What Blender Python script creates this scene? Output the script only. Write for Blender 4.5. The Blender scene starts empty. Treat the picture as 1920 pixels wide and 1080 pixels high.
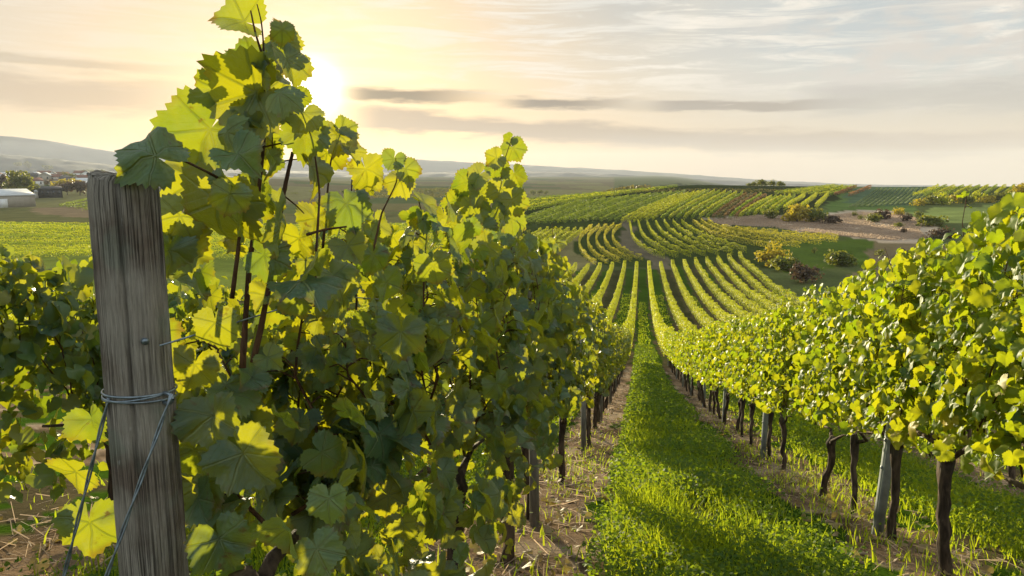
import bpy, math, random
import numpy as np
R = math.radians
rng = np.random.default_rng(7)
random.seed(7)
SC = bpy.context.scene
COL = SC.collection

# ------------------------------------------------------------------ camera
FPX, EYE_Y, VP_X = 1400.0, 325.0, 1205.0       # focal length in photo pixels, eye level, row direction
PITCH = math.atan((540 - EYE_Y) / FPX)
_cp, _sp = math.cos(PITCH), math.sin(PITCH)
_cx = (VP_X - 960) / FPX; _cy = -(EYE_Y - 540) / FPX
YAW = math.atan2(_cx, _cp + _cy * _sp)         # the camera looks this far left of the rows (+Y)
cam = bpy.data.cameras.new('camera'); cam_o = bpy.data.objects.new('camera', cam); COL.objects.link(cam_o)
cam.sensor_width = 36; cam.lens = 36 * FPX / 1920; cam.clip_start = 0.05; cam.clip_end = 20000
cam_o.rotation_euler = (R(90) - PITCH, 0, YAW)
SC.camera = cam_o

def ray(px, py):
    """world direction of a photo pixel, one unit deep along the view axis"""
    cx = (np.asarray(px, float) - 960) / FPX; cy = -(np.asarray(py, float) - 540) / FPX
    X = cx; Y = _cp + cy * _sp; Z = -_sp + cy * _cp
    c, s = math.cos(YAW), math.sin(YAW)
    return np.stack(np.broadcast_arrays(X * c - Y * s, X * s + Y * c, Z), -1)

def project(P):
    P = np.asarray(P, float)
    c, s = math.cos(YAW), math.sin(YAW)
    X = P[..., 0] * c + P[..., 1] * s; Y = -P[..., 0] * s + P[..., 1] * c; Z = P[..., 2]
    d = Y * _cp - Z * _sp; u = Y * _sp + Z * _cp
    d2 = np.where(d > 0.05, d, 0.05)
    return 960 + FPX * X / d2, 540 - FPX * u / d2, d

# ------------------------------------------------------------------ sun, sky, exposure
SUN_AZ, SUN_EL = R(-24.4), R(6.0)              # measured from the row direction (+Y), to the left
sd = np.array([math.sin(SUN_AZ) * math.cos(SUN_EL), math.cos(SUN_AZ) * math.cos(SUN_EL), math.sin(SUN_EL)])
sun = bpy.data.lights.new('sun', 'SUN'); sun_o = bpy.data.objects.new('sun', sun); COL.objects.link(sun_o)
sun.energy = 5.0; sun.angle = R(0.5); sun.color = (1.0, 0.86, 0.56)
from mathutils import Vector
sun_o.rotation_euler = Vector(sd).to_track_quat('Z', 'Y').to_euler()
sun_o.location = (0, 0, 50)

SC.view_settings.view_transform = 'Standard'; SC.view_settings.look = 'None'
SC.view_settings.exposure = 1.05; SC.view_settings.gamma = 1.0; SC.view_settings.use_curve_mapping = False
cy_ = SC.cycles
cy_.max_bounces = 7; cy_.diffuse_bounces = 2; cy_.glossy_bounces = 2; cy_.transmission_bounces = 5; cy_.volume_bounces = 1
cy_.transparent_max_bounces = 6; cy_.use_denoising = True; cy_.sample_clamp_indirect = 6.0
cy_.use_adaptive_sampling = True; cy_.adaptive_threshold = 0.015
try: cy_.denoiser = 'OPENIMAGEDENOISE'
except Exception: pass

class NT:
    """small node-tree helper"""
    def __init__(s, tree): s.t = tree; s.n = tree.nodes; s.l = tree.links
    def put(s, sock, v):
        if hasattr(v, 'is_output'): s.l.new(v, sock)
        elif isinstance(v, (tuple, list)) and len(v) == 3 and sock.type == 'RGBA': sock.default_value = (*v, 1)
        else: sock.default_value = v
    def m(s, op, a, b=0.0, c=0.0, clamp=False):
        n = s.n.new('ShaderNodeMath'); n.operation = op; n.use_clamp = clamp
        s.put(n.inputs[0], a); s.put(n.inputs[1], b); s.put(n.inputs[2], c); return n.outputs[0]
    def vm(s, op, a, b=(0, 0, 0), out=0):
        n = s.n.new('ShaderNodeVectorMath'); n.operation = op; s.put(n.inputs[0], a)
        if hasattr(b, 'is_output') or isinstance(b, (tuple, list)): s.put(n.inputs[1], b)
        return n.outputs[out]
    def mix(s, f, a, b, mode='MIX'):
        n = s.n.new('ShaderNodeMix'); n.data_type = 'RGBA'; n.blend_type = mode
        s.put(n.inputs[0], f); s.put(n.inputs[6], a); s.put(n.inputs[7], b); return n.outputs[2]
    def step(s, v, lo, hi, a=0.0, b=1.0):
        n = s.n.new('ShaderNodeMapRange'); n.interpolation_type = 'SMOOTHSTEP'
        s.put(n.inputs[0], v); n.inputs[1].default_value = lo; n.inputs[2].default_value = hi
        n.inputs[3].default_value = a; n.inputs[4].default_value = b; return n.outputs[0]
    def noise(s, vec, scale, detail=4, rough=.55, dist=0.0):
        n = s.n.new('ShaderNodeTexNoise'); s.put(n.inputs['Vector'], vec)
        n.inputs['Scale'].default_value = scale; n.inputs['Detail'].default_value = detail
        n.inputs['Roughness'].default_value = rough; n.inputs['Distortion'].default_value = dist
        return n.outputs[0]
    def xyz(s, x, y, z):
        n = s.n.new('ShaderNodeCombineXYZ'); s.put(n.inputs[0], x); s.put(n.inputs[1], y); s.put(n.inputs[2], z); return n.outputs[0]
    def sep(s, v):
        n = s.n.new('ShaderNodeSeparateXYZ'); s.put(n.inputs[0], v); return n.outputs
    def attr(s, name):
        n = s.n.new('ShaderNodeAttribute'); n.attribute_name = name; return n
    def obj(s): return s.n.new('ShaderNodeTexCoord').outputs['Object']

def build_world():
    w = bpy.data.worlds.new("World"); SC.world = w; w.use_nodes = True
    t = NT(w.node_tree); t.n.clear()
    sky = t.n.new('ShaderNodeTexSky'); sky.sky_type = 'NISHITA'; sky.sun_disc = False
    sky.sun_elevation = SUN_EL; sky.sun_rotation = SUN_AZ
    sky.air_density = 1.0; sky.dust_density = 2.0; sky.altitude = 150
    d = t.vm('NORMALIZE', t.n.new('ShaderNodeTexCoord').outputs['Generated'])
    x, y, z = t.sep(d)
    # azimuth measured from the sun, elevation, both in degrees
    c, s = math.cos(SUN_AZ), math.sin(SUN_AZ)
    xr = t.m('SUBTRACT', t.m('MULTIPLY', x, c), t.m('MULTIPLY', y, s))
    yr = t.m('ADD', t.m('MULTIPLY', x, s), t.m('MULTIPLY', y, c))
    az = t.m('MULTIPLY', t.m('ARCTAN2', xr, yr), 57.2958)
    el = t.m('MULTIPLY', t.m('ARCSINE', z), 57.2958)
    cosang = t.vm('DOT_PRODUCT', d, tuple(sd), out=1)
    ang = t.m('MULTIPLY', t.m('ARCCOSINE', t.m('MINIMUM', cosang, 1.0)), 57.2958)
    K = 3.65                                     # layer colours are given for strength 1, the background runs at 0.1
    def C(r, g, b): return (r * K, g * K, b * K)
    warm = t.step(ang, 4, 40, 1, 0)
    veil = t.mix(warm, C(.78, .83, .83), C(1.0, .78, .54))
    low = t.step(el, 0, 9, 1, 0)
    veil = t.mix(t.m('MULTIPLY', low, .75), veil, C(.96, .72, .47))
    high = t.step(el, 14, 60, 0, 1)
    veil = t.mix(t.m('MULTIPLY', high, .9), veil, C(1.1, 1.36, 1.52))  # overhead sky, out of view, brightened as bluish fill for shaded foliage
    veil = t.mix(t.m('MULTIPLY', t.step(ang, 60, 130), .7), veil, C(1.15, 1.32, 1.45))  # unseen sky away from the sun raised as fill too
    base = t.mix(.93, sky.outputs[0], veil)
    # fine horizontal cirrus, pale
    v1 = t.xyz(t.m('MULTIPLY', az, .06), t.m('ADD', t.m('MULTIPLY', el, .60), t.m('MULTIPLY', az, .008)), 0.0)
    n1 = t.noise(v1, 1.9, 10, .68, .8)
    band1 = t.step(el, 3, 9)
    side = t.step(az, -6, 22)
    base = t.mix(t.m('MULTIPLY', t.m('MULTIPLY', t.step(n1, .44, .62), band1), t.m('ADD', t.m('MULTIPLY', side, .65), .30)), base, C(1.30, 1.20, 1.04))
    # blue-grey gaps high up on the side away from the sun
    v3 = t.xyz(t.m('MULTIPLY', az, .05), t.m('ADD', t.m('MULTIPLY', el, .16), t.m('MULTIPLY', az, -.03)), 4.0)
    n3 = t.noise(v3, 1.2, 6, .55, .3)
    base = t.mix(t.m('MULTIPLY', t.m('MULTIPLY', t.step(n3, .38, .62), t.step(el, 6, 13)), t.m('MULTIPLY', t.step(az, 8, 34), .75)), base, C(.60, .68, .72))
    # puffy white patches low on the right
    v4 = t.xyz(t.m('MULTIPLY', az, .16), t.m('MULTIPLY', el, .42), 9.0)
    n4 = t.noise(v4, 1.5, 7, .6, .2)
    base = t.mix(t.m('MULTIPLY', t.m('MULTIPLY', t.step(n4, .42, .62), t.step(az, 24, 40)), t.m('MULTIPLY', t.step(el, 3, 6), t.step(el, 9, 12.5, 1, 0))), base, C(.92, .86, .78))
    # grey-beige stratus bands
    def band(el0, slope, half, azlo, azhi, dens, col, sc, seed, lo=.40, hi=.6):
        nonlocal base
        e = t.m('SUBTRACT', el, t.m('ADD', t.m('MULTIPLY', az, slope), el0))
        vv = t.xyz(t.m('MULTIPLY', az, .13 * sc), t.m('MULTIPLY', el, .85 * sc), seed)
        n = t.noise(vv, 1.7, 7, .6, .25)
        env = t.step(t.m('ABSOLUTE', t.m('ADD', e, t.m('MULTIPLY', t.m('SUBTRACT', n, .5), half * 2.0))), half * .30, half, 1, 0)
        win = t.m('MULTIPLY', t.step(az, azlo, azlo + 4), t.step(az, azhi - 9, azhi, 1, 0))
        f = t.m('MULTIPLY', t.m('MULTIPLY', t.step(t.m('ADD', n, t.m('MULTIPLY', env, .25)), lo + .1, hi + .12), env), t.m('MULTIPLY', win, dens))
        base = t.mix(f, base, C(*col))
    band(5.75, -.012, .62, 0.5, 15.5, 1.0, (.40, .31, .21), 1.0, 2.0, .22, .40)
    band(5.55, -.022, .60, 12.5, 27, 1.0, (.44, .36, .28), 1.2, 3.0, .24, .42)
    band(5.4, -.020, .50, 23, 42, .9, (.52, .45, .38), 1.3, 3.6, .30, .50)
    band(4.15, -.058, 1.2, 1, 52, .85, (.62, .49, .38), .7, 5.0, .16, .5)
    band(2.6, -.01, .7, 20, 56, .6, (.70, .58, .48), .8, 5.7, .25, .55)
    band(5.0, .0, 1.3, 34, 66, .55, (.64, .60, .55), .6, 6.0, .25, .55)
    band(6.7, -.02, .50, -34, -6, .40, (.52, .41, .28), .8, 7.0, .25, .48)
    band(4.9, -.02, 1.7, -44, -5, .6, (.70, .53, .38), .6, 8.0, .1, .42)
    # aureole of the sun in the hazy air
    g1 = t.m('EXPONENT', t.m('MULTIPLY', t.m('POWER', t.m('DIVIDE', ang, 1.45), 2.0), -1.0))
    g2 = t.m('EXPONENT', t.m('DIVIDE', ang, -3.6))
    glow = t.mix(1.0, t.vm('SCALE', C(1.0, .95, .82)), t.vm('SCALE', C(1.0, .75, .36)), 'ADD')
    def sc(col, f):
        n = t.n.new('ShaderNodeVectorMath'); n.operation = 'SCALE'; n.inputs[0].default_value = col; t.put(n.inputs['Scale'], f); return n.outputs[0]
    base = t.vm('ADD', base, sc(C(4.5, 4.2, 3.6), g1))
    base = t.vm('ADD', base, sc(C(.46, .36, .20), g2))
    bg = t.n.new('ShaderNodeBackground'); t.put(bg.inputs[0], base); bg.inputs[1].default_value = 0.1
    out = t.n.new('ShaderNodeOutputWorld'); t.l.new(bg.outputs[0], out.inputs[0])
build_world()

# ------------------------------------------------------------------ terrain shape
ROW = 2.49; XA, XB = -0.72, 1.77               # row spacing, row beside the post, row across the aisle
PY = np.array([-400, -60, -6, 0, 10, 30, 47, 59, 80, 109, 140, 160, 175], float)
PZ = np.array([-1.2, -1.2, -1.15, -1.40, -3.80, -8.4, -11.7, -13.7, -16.4, -18.7, -19.8, -20.0, -19.7])
_dd = np.gradient(PZ, PY)
def profile(y):
    y = np.clip(y, PY[0], PY[-1]); i = np.clip(np.searchsorted(PY, y) - 1, 0, len(PY) - 2)
    h = PY[i + 1] - PY[i]; t = (y - PY[i]) / h
    d0 = np.minimum(np.abs(_dd[i]), 3 * np.abs((PZ[i+1]-PZ[i])/h)) * np.sign(_dd[i]); d1 = np.minimum(np.abs(_dd[i+1]), 3*np.abs((PZ[i+1]-PZ[i])/h)) * np.sign(_dd[i+1])
    return (2*t**3-3*t**2+1)*PZ[i] + (t**3-2*t**2+t)*h*d0 + (-2*t**3+3*t**2)*PZ[i+1] + (t**3-t**2)*h*d1
ctl = []
for X_ in (-260, -150, -70, -25, 0, 25, 60, 120, 220):
    for Y_ in (40, 59, 80, 109, 140, 160):
        if X_ > 30 and Y_ > 120: continue
        ctl.append((X_, Y_, float(profile(np.array(Y_, float)))))
def cp(px, py, dist):
    r = ray(px, py); r = r * dist / np.hypot(r[0], r[1]); ctl.append(tuple(r))
# pixel of bare ground and how far away it lies
for a in [(1200, 494, 168), (1150, 462, 188), (1180, 428, 219), (1290, 424, 222), (1260, 408, 236), (1330, 364, 330), (1300, 347, 385), (1180, 356, 375), (1100, 366, 350),
          (970, 377, 330), (1100, 418, 226), (1000, 428, 228), (1050, 455, 195), (985, 470, 190), (1460, 350, 385), (1400, 406, 240), (1540, 392, 265), (1600, 352, 385),
          (1460, 507, 150), (1600, 483, 168), (1480, 462, 182), (1600, 430, 215), (1700, 428, 215), (1720, 460, 185), (1560, 400, 255), (1650, 386, 295), (1850, 385, 300),
          (1900, 400, 270), (1720, 368, 350), (1800, 350, 400), (1900, 350, 400), (1900, 366, 350), (2050, 350, 400), (2050, 400, 260), (2300, 350, 400), (2300, 420, 230),
          (1600, 356, 470), (1300, 358, 480), (1900, 360, 480), (2300, 360, 480), (1100, 366, 450)]: cp(*a)
for az_, ds in ((-75, (130, 250, 500, 1000)), (-55, (180, 300, 500, 1000)), (-42, (180, 300, 480, 800, 1200)), (-30, (200, 300, 480, 800, 1200)), (-20, (210, 300, 450, 700, 1200)), (-12, (450, 700, 1200)), (-3, (600, 800, 1200)),
                (10, (650, 900, 1300)), (25, (650, 900, 1300)), (45, (700, 1300)), (75, (500, 1300)), (120, (400, 1000)), (180, (500, 1200)), (-130, (300, 900))):
    for d_ in ds:
        zz = -18.3 if az_ < -10 else -20.0
        if az_ <= -30 and d_ >= 800: zz = -13.0 if d_ < 1000 else -5.0
        if abs(az_) > 100: zz = -2.0
        ctl.append((math.sin(R(az_)) * d_, math.cos(R(az_)) * d_, zz))
ctl = np.array(ctl)
def _phi(r): return np.sqrt(r * r + 144.0)
_A = _phi(np.hypot(ctl[:, None, 0] - ctl[None, :, 0], ctl[:, None, 1] - ctl[None, :, 1]))
_n = len(ctl); _M = np.zeros((_n + 1, _n + 1)); _M[:_n, :_n] = _A + np.eye(_n) * -2.0; _M[:_n, _n] = 1; _M[_n, :_n] = 1
_w = np.linalg.solve(_M, np.append(ctl[:, 2], 0))
def sm(x, a, b):
    t = np.clip((x - a) / (b - a), 0, 1); return t * t * (3 - 2 * t)
def H(x, y):
    x = np.asarray(x, float); y = np.asarray(y, float); x, y = np.broadcast_arrays(x, y)
    xf, yf = x.ravel(), y.ravel(); out = np.empty(xf.shape)
    for i in range(0, len(xf), 40000):
        a, b = xf[i:i+40000], yf[i:i+40000]
        out[i:i+40000] = _phi(np.hypot(a[:, None] - ctl[None, :, 0], b[:, None] - ctl[None, :, 1])) @ _w[:_n] + _w[_n]
    rr = np.hypot(xf, yf)
    out = out * (1 - sm(rr, 1200, 1900)) - 19.0 * sm(rr, 1200, 1900)
    azz = np.degrees(np.arctan2(xf, yf)); out = out - sm(azz, 1, 10) * (1 - sm(azz, 80, 110)) * np.maximum(rr - 650, 0) * .020
    near = 1 - sm(yf, 48, 80); near = near * (1 - sm(np.abs(xf), 150, 260)) * (1 - sm(-yf, 60, 200))
    return (out * (1 - near) + profile(yf) * near).reshape(x.shape)
_T = np.geomspace(3, 3500, 700)
def ground(px, py):
    """where the line of sight of a photo pixel meets the ground"""
    r = ray(px, py); P = r[None, :] * _T[:, None]
    below = P[:, 2] < H(P[:, 0], P[:, 1])
    i = int(np.argmax(below)) if below.any() else len(_T) - 1
    i = max(i, 1); a, b = _T[i - 1], _T[i]
    for _ in range(12):
        m_ = (a + b) / 2; q = r * m_
        if q[2] < float(H(q[0], q[1])): b = m_
        else: a = m_
    return r * b

# ------------------------------------------------------------------ mesh helpers
def mesh(name, V, faces, mat=None, parent=None, attrs=None, smooth=False, mats=None, midx=None):
    me = mesh_data(name, V, faces, mat, attrs, smooth)
    o = bpy.data.objects.new(name, me); COL.objects.link(o)
    if parent is not None: o.parent = parent
    return o
def mesh_data(name, V, faces, mat=None, attrs=None, smooth=False):
    me = bpy.data.meshes.new(name); V = np.asarray(V, np.float32)
    if not isinstance(faces, list): faces = [faces]
    faces = [np.asarray(f, np.int32) for f in faces if len(f)]
    li = np.concatenate([f.ravel() for f in faces]); lens = np.concatenate([np.full(len(f), f.shape[1], np.int32) for f in faces])
    ls = np.concatenate([[0], np.cumsum(lens)[:-1]]).astype(np.int32)
    me.vertices.add(len(V)); me.vertices.foreach_set('co', V.ravel())
    me.loops.add(len(li)); me.loops.foreach_set('vertex_index', li)
    me.polygons.add(len(ls)); me.polygons.foreach_set('loop_start', ls)
    if smooth: me.polygons.foreach_set('use_smooth', np.ones(len(ls), bool))
    if attrs:
        for k, a in attrs.items():
            a = np.asarray(a, np.float32)
            if a.ndim == 1: at = me.attributes.new(k, 'FLOAT', 'POINT'); at.data.foreach_set('value', a)
            elif a.shape[1] == 3: at = me.attributes.new(k, 'FLOAT_VECTOR', 'POINT'); at.data.foreach_set('vector', a.ravel())
            else: at = me.attributes.new(k, 'FLOAT_COLOR', 'POINT'); at.data.foreach_set('color', a.ravel())
    me.update(calc_edges=True); me.validate()
    if mat: me.materials.append(mat)
    return me
def tag(o, label=None, cat=None, group=None, kind=None):
    if label: o['label'] = label
    if cat: o['category'] = cat
    if group: o['group'] = group
    if kind: o['kind'] = kind
    return o
def empty(name, loc, label, cat, group=None):
    o = bpy.data.objects.new(name, None); COL.objects.link(o); o.location = loc; o.empty_display_size = .2
    return tag(o, label, cat, group)
def nrm(a): return a / np.maximum(np.linalg.norm(a, axis=-1, keepdims=True), 1e-9)
def tube(P, rad, seg=8, cap=True, wob=0.0, seed=0):
    """tube along a polyline; returns verts, faces"""
    P = np.asarray(P, float); n = len(P); rad = np.broadcast_to(np.asarray(rad, float), (n,))
    T = nrm(np.gradient(P, axis=0)); up = np.array([0.13, 0.97, 0.2]) if abs(T[0][2]) > .7 else np.array([0, 0, 1.0])
    B = nrm(np.cross(T, up)); N = np.cross(B, T)
    a = np.linspace(0, 2 * np.pi, seg, endpoint=False)
    rr = rad[:, None] * np.ones((1, seg))
    if wob:
        g = np.random.default_rng(seed); rr = rr * (1 + wob * (g.random((n, seg)) - .5) * 2)
    V = P[:, None] + rr[..., None] * (np.cos(a)[None, :, None] * B[:, None] + np.sin(a)[None, :, None] * N[:, None])
    i = np.arange(n - 1)[:, None] * seg; j = np.arange(seg)[None]; k = (j + 1) % seg
    F = np.stack([i + j, i + k, i + seg + k, i + seg + j], -1).reshape(-1, 4)
    V = V.reshape(-1, 3)
    if cap:
        V = np.concatenate([V, P[:1], P[-1:]]); m_ = n * seg
        jj = np.arange(seg); kk = (jj + 1) % seg
        C1 = np.stack([np.full(seg, m_), kk, jj, jj], -1)[:, :3]; C2 = np.stack([np.full(seg, m_ + 1), (n-1)*seg + jj, (n-1)*seg + kk], -1)
        return V, [F, np.concatenate([C1, C2])]
    return V, [F]
class Join:
    def __init__(s): s.v = []; s.f = {}; s.n = 0; s.a = []
    def add(s, V, faces, a=None):
        if not isinstance(faces, list): faces = [faces]
        for f in faces:
            f = np.asarray(f); s.f.setdefault(f.shape[1], []).append(f + s.n)
        s.v.append(np.asarray(V, float)); s.n += len(V)
        if a is not None: s.a.append(a)
    def box(s, x0, x1, y0, y1, z0, z1, rot=0, c=(0, 0)):
        V = np.array([(x, y, z) for z in (z0, z1) for x, y in ((x0, y0), (x1, y0), (x1, y1), (x0, y1))], float)
        if rot:
            cc, ss = math.cos(rot), math.sin(rot); xy = V[:, :2].copy(); V[:, 0] = xy[:, 0]*cc - xy[:, 1]*ss; V[:, 1] = xy[:, 0]*ss + xy[:, 1]*cc
        V[:, 0] += c[0]; V[:, 1] += c[1]
        s.add(V, [np.array([(3,2,1,0),(4,5,6,7),(0,1,5,4),(1,2,6,5),(2,3,7,6),(3,0,4,7)])])
    def out(s): return np.concatenate(s.v), [np.concatenate(f) for f in s.f.values()]

# ------------------------------------------------------------------ materials
def newmat(name):
    m = bpy.data.materials.new(name); m.use_nodes = True; t = NT(m.node_tree); t.n.clear()
    o = t.n.new('ShaderNodeOutputMaterial'); return m, t, o
def principled(t, col, rough=.6, spec=.4, normal=None, metal=0.0):
    p = t.n.new('ShaderNodeBsdfPrincipled'); t.put(p.inputs['Base Color'], col); t.put(p.inputs['Roughness'], rough)
    p.inputs['Specular IOR Level'].default_value = spec; p.inputs['Metallic'].default_value = metal
    if normal is not None: t.l.new(normal, p.inputs['Normal'])
    return p.outputs[0]
def bump(t, h, strength=.4, dist=.02):
    b = t.n.new('ShaderNodeBump'); t.put(b.inputs['Height'], h); b.inputs['Strength'].default_value = strength; b.inputs['Distance'].default_value = dist
    return b.outputs[0]
def leafmat(name, dark, light, old, trans, trans2, tf=.45, rough=.42, spec=.5, oldlim=.86, veins=False, spots=False):
    """leaf blade: a reflecting face and a translucent body, varied leaf by leaf (attribute 'lp': x, y in the blade, random)"""
    m, t, o = newmat(name)
    lp = t.sep(t.attr('lp').outputs['Vector']); r = lp[2]
    col = t.mix(t.step(r, .0, .8), dark, light)
    oldf = t.step(r, oldlim, 1.0)
    col = t.mix(oldf, col, old)
    tc = t.mix(t.m('FRACT', t.m('MULTIPLY', r, 7.31)), trans, trans2)
    rough_ = rough
    if veins:
        x, y = lp[0], lp[1]; ax = t.m('ABSOLUTE', x); best = None
        for a_, w_ in ((0, .034), (50, .028), (108, .025)):
            dx, dy = math.sin(R(a_)), math.cos(R(a_))
            along = t.m('ADD', t.m('MULTIPLY', ax, dx), t.m('MULTIPLY', y, dy))
            across = t.m('ABSOLUTE', t.m('SUBTRACT', t.m('MULTIPLY', ax, dy), t.m('MULTIPLY', y, dx)))
            v = t.m('MULTIPLY', t.step(across, w_ * .4, w_ * 1.5, 1, 0), t.step(along, .0, .03))
            best = v if best is None else t.m('MAXIMUM', best, v)
        # secondary veins: slanted ripples between the main ones
        rip = t.m('ABSOLUTE', t.m('SINE', t.m('MULTIPLY', t.m('SUBTRACT', y, t.m('MULTIPLY', ax, .75)), 17.0)))
        best2 = t.m('MAXIMUM', best, t.m('MULTIPLY', t.step(rip, .0, .22, 1, 0), .16))
        col = t.mix(t.m('MULTIPLY', best2, .62), col, (.20, .25, .11))
        tc = t.mix(t.m('MULTIPLY', best2, .55), tc, (.07, .11, .008))
        hgt = t.m('SUBTRACT', t.noise(t.obj(), 60, 3), t.m('MULTIPLY', best2, .8))
        nb = bump(t, hgt, .9, .006)
    else: nb = None
    if spots:
        nz = t.noise(t.obj(), 34, 4, .6); big = t.noise(t.obj(), 6, 2)
        f = t.m('MULTIPLY', t.step(nz, .60, .68), t.step(big, .48, .60))
        col = t.mix(t.m('MULTIPLY', f, .7), col, (.13, .075, .03)); tc = t.mix(t.m('MULTIPLY', f, .8), tc, (.16, .07, .01))
        rad_ = t.vm('LENGTH', t.xyz(lp[0], lp[1], 0.0), out=1); ef = t.m('MULTIPLY', t.step(rad_, .62, .95), t.step(t.noise(t.obj(), 16, 3), .50, .60))
        col = t.mix(t.m('MULTIPLY', ef, .65), col, (.16, .10, .04)); tc = t.mix(t.m('MULTIPLY', ef, .75), tc, (.30, .15, .02))
        vary = t.noise(t.obj(), 11, 3)
        tc = t.mix(t.m('MULTIPLY', t.step(vary, .35, .7), .5), tc, trans)
    p = principled(t, col, rough_, spec, nb)
    tr = t.n.new('ShaderNodeBsdfTranslucent'); t.put(tr.inputs[0], tc)
    mx = t.n.new('ShaderNodeMixShader'); mx.inputs[0].default_value = tf
    t.l.new(p, mx.inputs[1]); t.l.new(tr.outputs[0], mx.inputs[2]); t.l.new(mx.outputs[0], o.inputs[0])
    return m
M = {}
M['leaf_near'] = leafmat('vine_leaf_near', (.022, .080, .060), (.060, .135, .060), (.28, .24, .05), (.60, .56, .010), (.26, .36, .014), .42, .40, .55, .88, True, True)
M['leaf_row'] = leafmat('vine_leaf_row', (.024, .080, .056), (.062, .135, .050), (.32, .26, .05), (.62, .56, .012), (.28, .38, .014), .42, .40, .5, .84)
M['leaf_sunny'] = leafmat('vine_leaf_sunny_row', (.020, .085, .020), (.165, .220, .016), (.46, .36, .04), (.66, .64, .012), (.36, .50, .012), .44, .50, .28, .74)  # sun-facing brightness put into the leaf colour, limier than the shaded rows
def farleaf(name, d, l, old, tr, tf=.40, oldlim=.85): return leafmat(name, d, l, old, tr, tuple(c*.8 for c in tr), tf, .55, .3, oldlim)
M['hedge_green'] = farleaf('hedge_green', (.075, .135, .010), (.31, .34, .014), (.34, .30, .03), (.78, .78, .02))
M['hedge_yellow'] = farleaf('hedge_yellow', (.26, .26, .02), (.46, .41, .04), (.55, .44, .08), (.95, .80, .05))
M['hedge_lime'] = farleaf('hedge_lime', (.14, .20, .012), (.35, .37, .018), (.42, .36, .04), (.85, .84, .02))
M['hedge_dark'] = farleaf('hedge_dark', (.014, .050, .008), (.065, .13, .012), (.16, .17, .02), (.32, .42, .02))
M['hedge_mid'] = farleaf('hedge_mid', (.030, .085, .008), (.13, .20, .012), (.22, .20, .03), (.48, .58, .02))
M['hedge_brown'] = farleaf('hedge_brown', (.10, .06, .025), (.19, .11, .04), (.12, .12, .03), (.38, .22, .06))
M['hedge_olive'] = farleaf('hedge_olive', (.07, .07, .02), (.13, .11, .03), (.16, .12, .04), (.26, .22, .05))
M['hedge_red'] = farleaf('hedge_red', (.15, .065, .03), (.26, .12, .05), (.20, .14, .04), (.45, .2, .06))
M['hedge_blue'] = farleaf('hedge_blue', (.07, .12, .06), (.13, .18, .09), (.18, .20, .08), (.26, .34, .10))
M['tree_leaf'] = farleaf('tree_leaf', (.035, .055, .018), (.085, .105, .025), (.20, .15, .03), (.25, .26, .03))
M['bush_yellow'] = farleaf('bush_yellow', (.22, .19, .02), (.42, .33, .03), (.30, .24, .03), (.7, .55, .03))
M['bush_green'] = farleaf('bush_green', (.045, .075, .018), (.11, .135, .02), (.24, .19, .03), (.34, .34, .03))
M['bush_brown'] = farleaf('bush_brown', (.055, .038, .026), (.10, .065, .04), (.12, .09, .03), (.16, .10, .05))
M['grass'] = leafmat('grass_blade', (.04, .085, .014), (.10, .16, .022), (.30, .25, .09), (.62, .68, .02), (.42, .54, .015), .48, .6, .2, .90)
M['weed'] = leafmat('weed_leaf', (.035, .08, .018), (.085, .14, .022), (.26, .22, .07), (.46, .56, .02), (.28, .42, .015), .42, .65, .12, .95)
M['dry'] = leafmat('dry_leaf', (.15, .09, .045), (.30, .22, .11), (.34, .27, .08), (.4, .28, .06), (.5, .4, .06), .25, .6, .3, .8)
M['straw'] = leafmat('straw', (.30, .21, .15), (.50, .38, .28), (.55, .44, .30), (.60, .45, .32), (.65, .50, .36), .45, .7, .2, .8)

def bark(name, c1, c2, sc=18.0):
    m, t, o = newmat(name); ob = t.obj(); x, y, z = t.sep(ob)
    v = t.xyz(x, y, t.m('MULTIPLY', z, .22)); n = t.noise(v, sc, 6, .65, .4); n2 = t.noise(ob, sc * .3, 3)
    col = t.mix(t.step(n, .35, .68), c1, c2); col = t.mix(t.m('MULTIPLY', t.step(n2, .5, .7), .35), col, (.11, .10, .08))
    t.l.new(principled(t, col, .85, .2, bump(t, n, .9, .012)), o.inputs[0]); return m
M['bark'] = bark('vine_bark', (.028, .019, .013), (.13, .09, .062))
M['cane'] = bark('cane_bark', (.05, .025, .012), (.13, .065, .03), 40)
M['treebark'] = bark('tree_bark', (.03, .025, .02), (.08, .065, .05), 4)
def plain(name, col, rough=.6, spec=.4, var=.25, sc=6.0, metal=0.0):
    m, t, o = newmat(name); n = t.noise(t.obj(), sc, 4); d = tuple(c * (1 - var) for c in col); l = tuple(min(1, c * (1 + var)) for c in col)
    t.l.new(principled(t, t.mix(t.step(n, .3, .7), d, l), rough, spec, None, metal), o.inputs[0]); return m
M['wire'] = plain('galvanised_wire', (.20, .24, .27), .38, .5, .35, 60, .75)
M['metalpost'] = plain('galvanised_post', (.30, .33, .34), .5, .4, .25, 9, .3)
M['greypost'] = bark('grey_stake_wood', (.14, .13, .115), (.30, .28, .25), 14)

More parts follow.
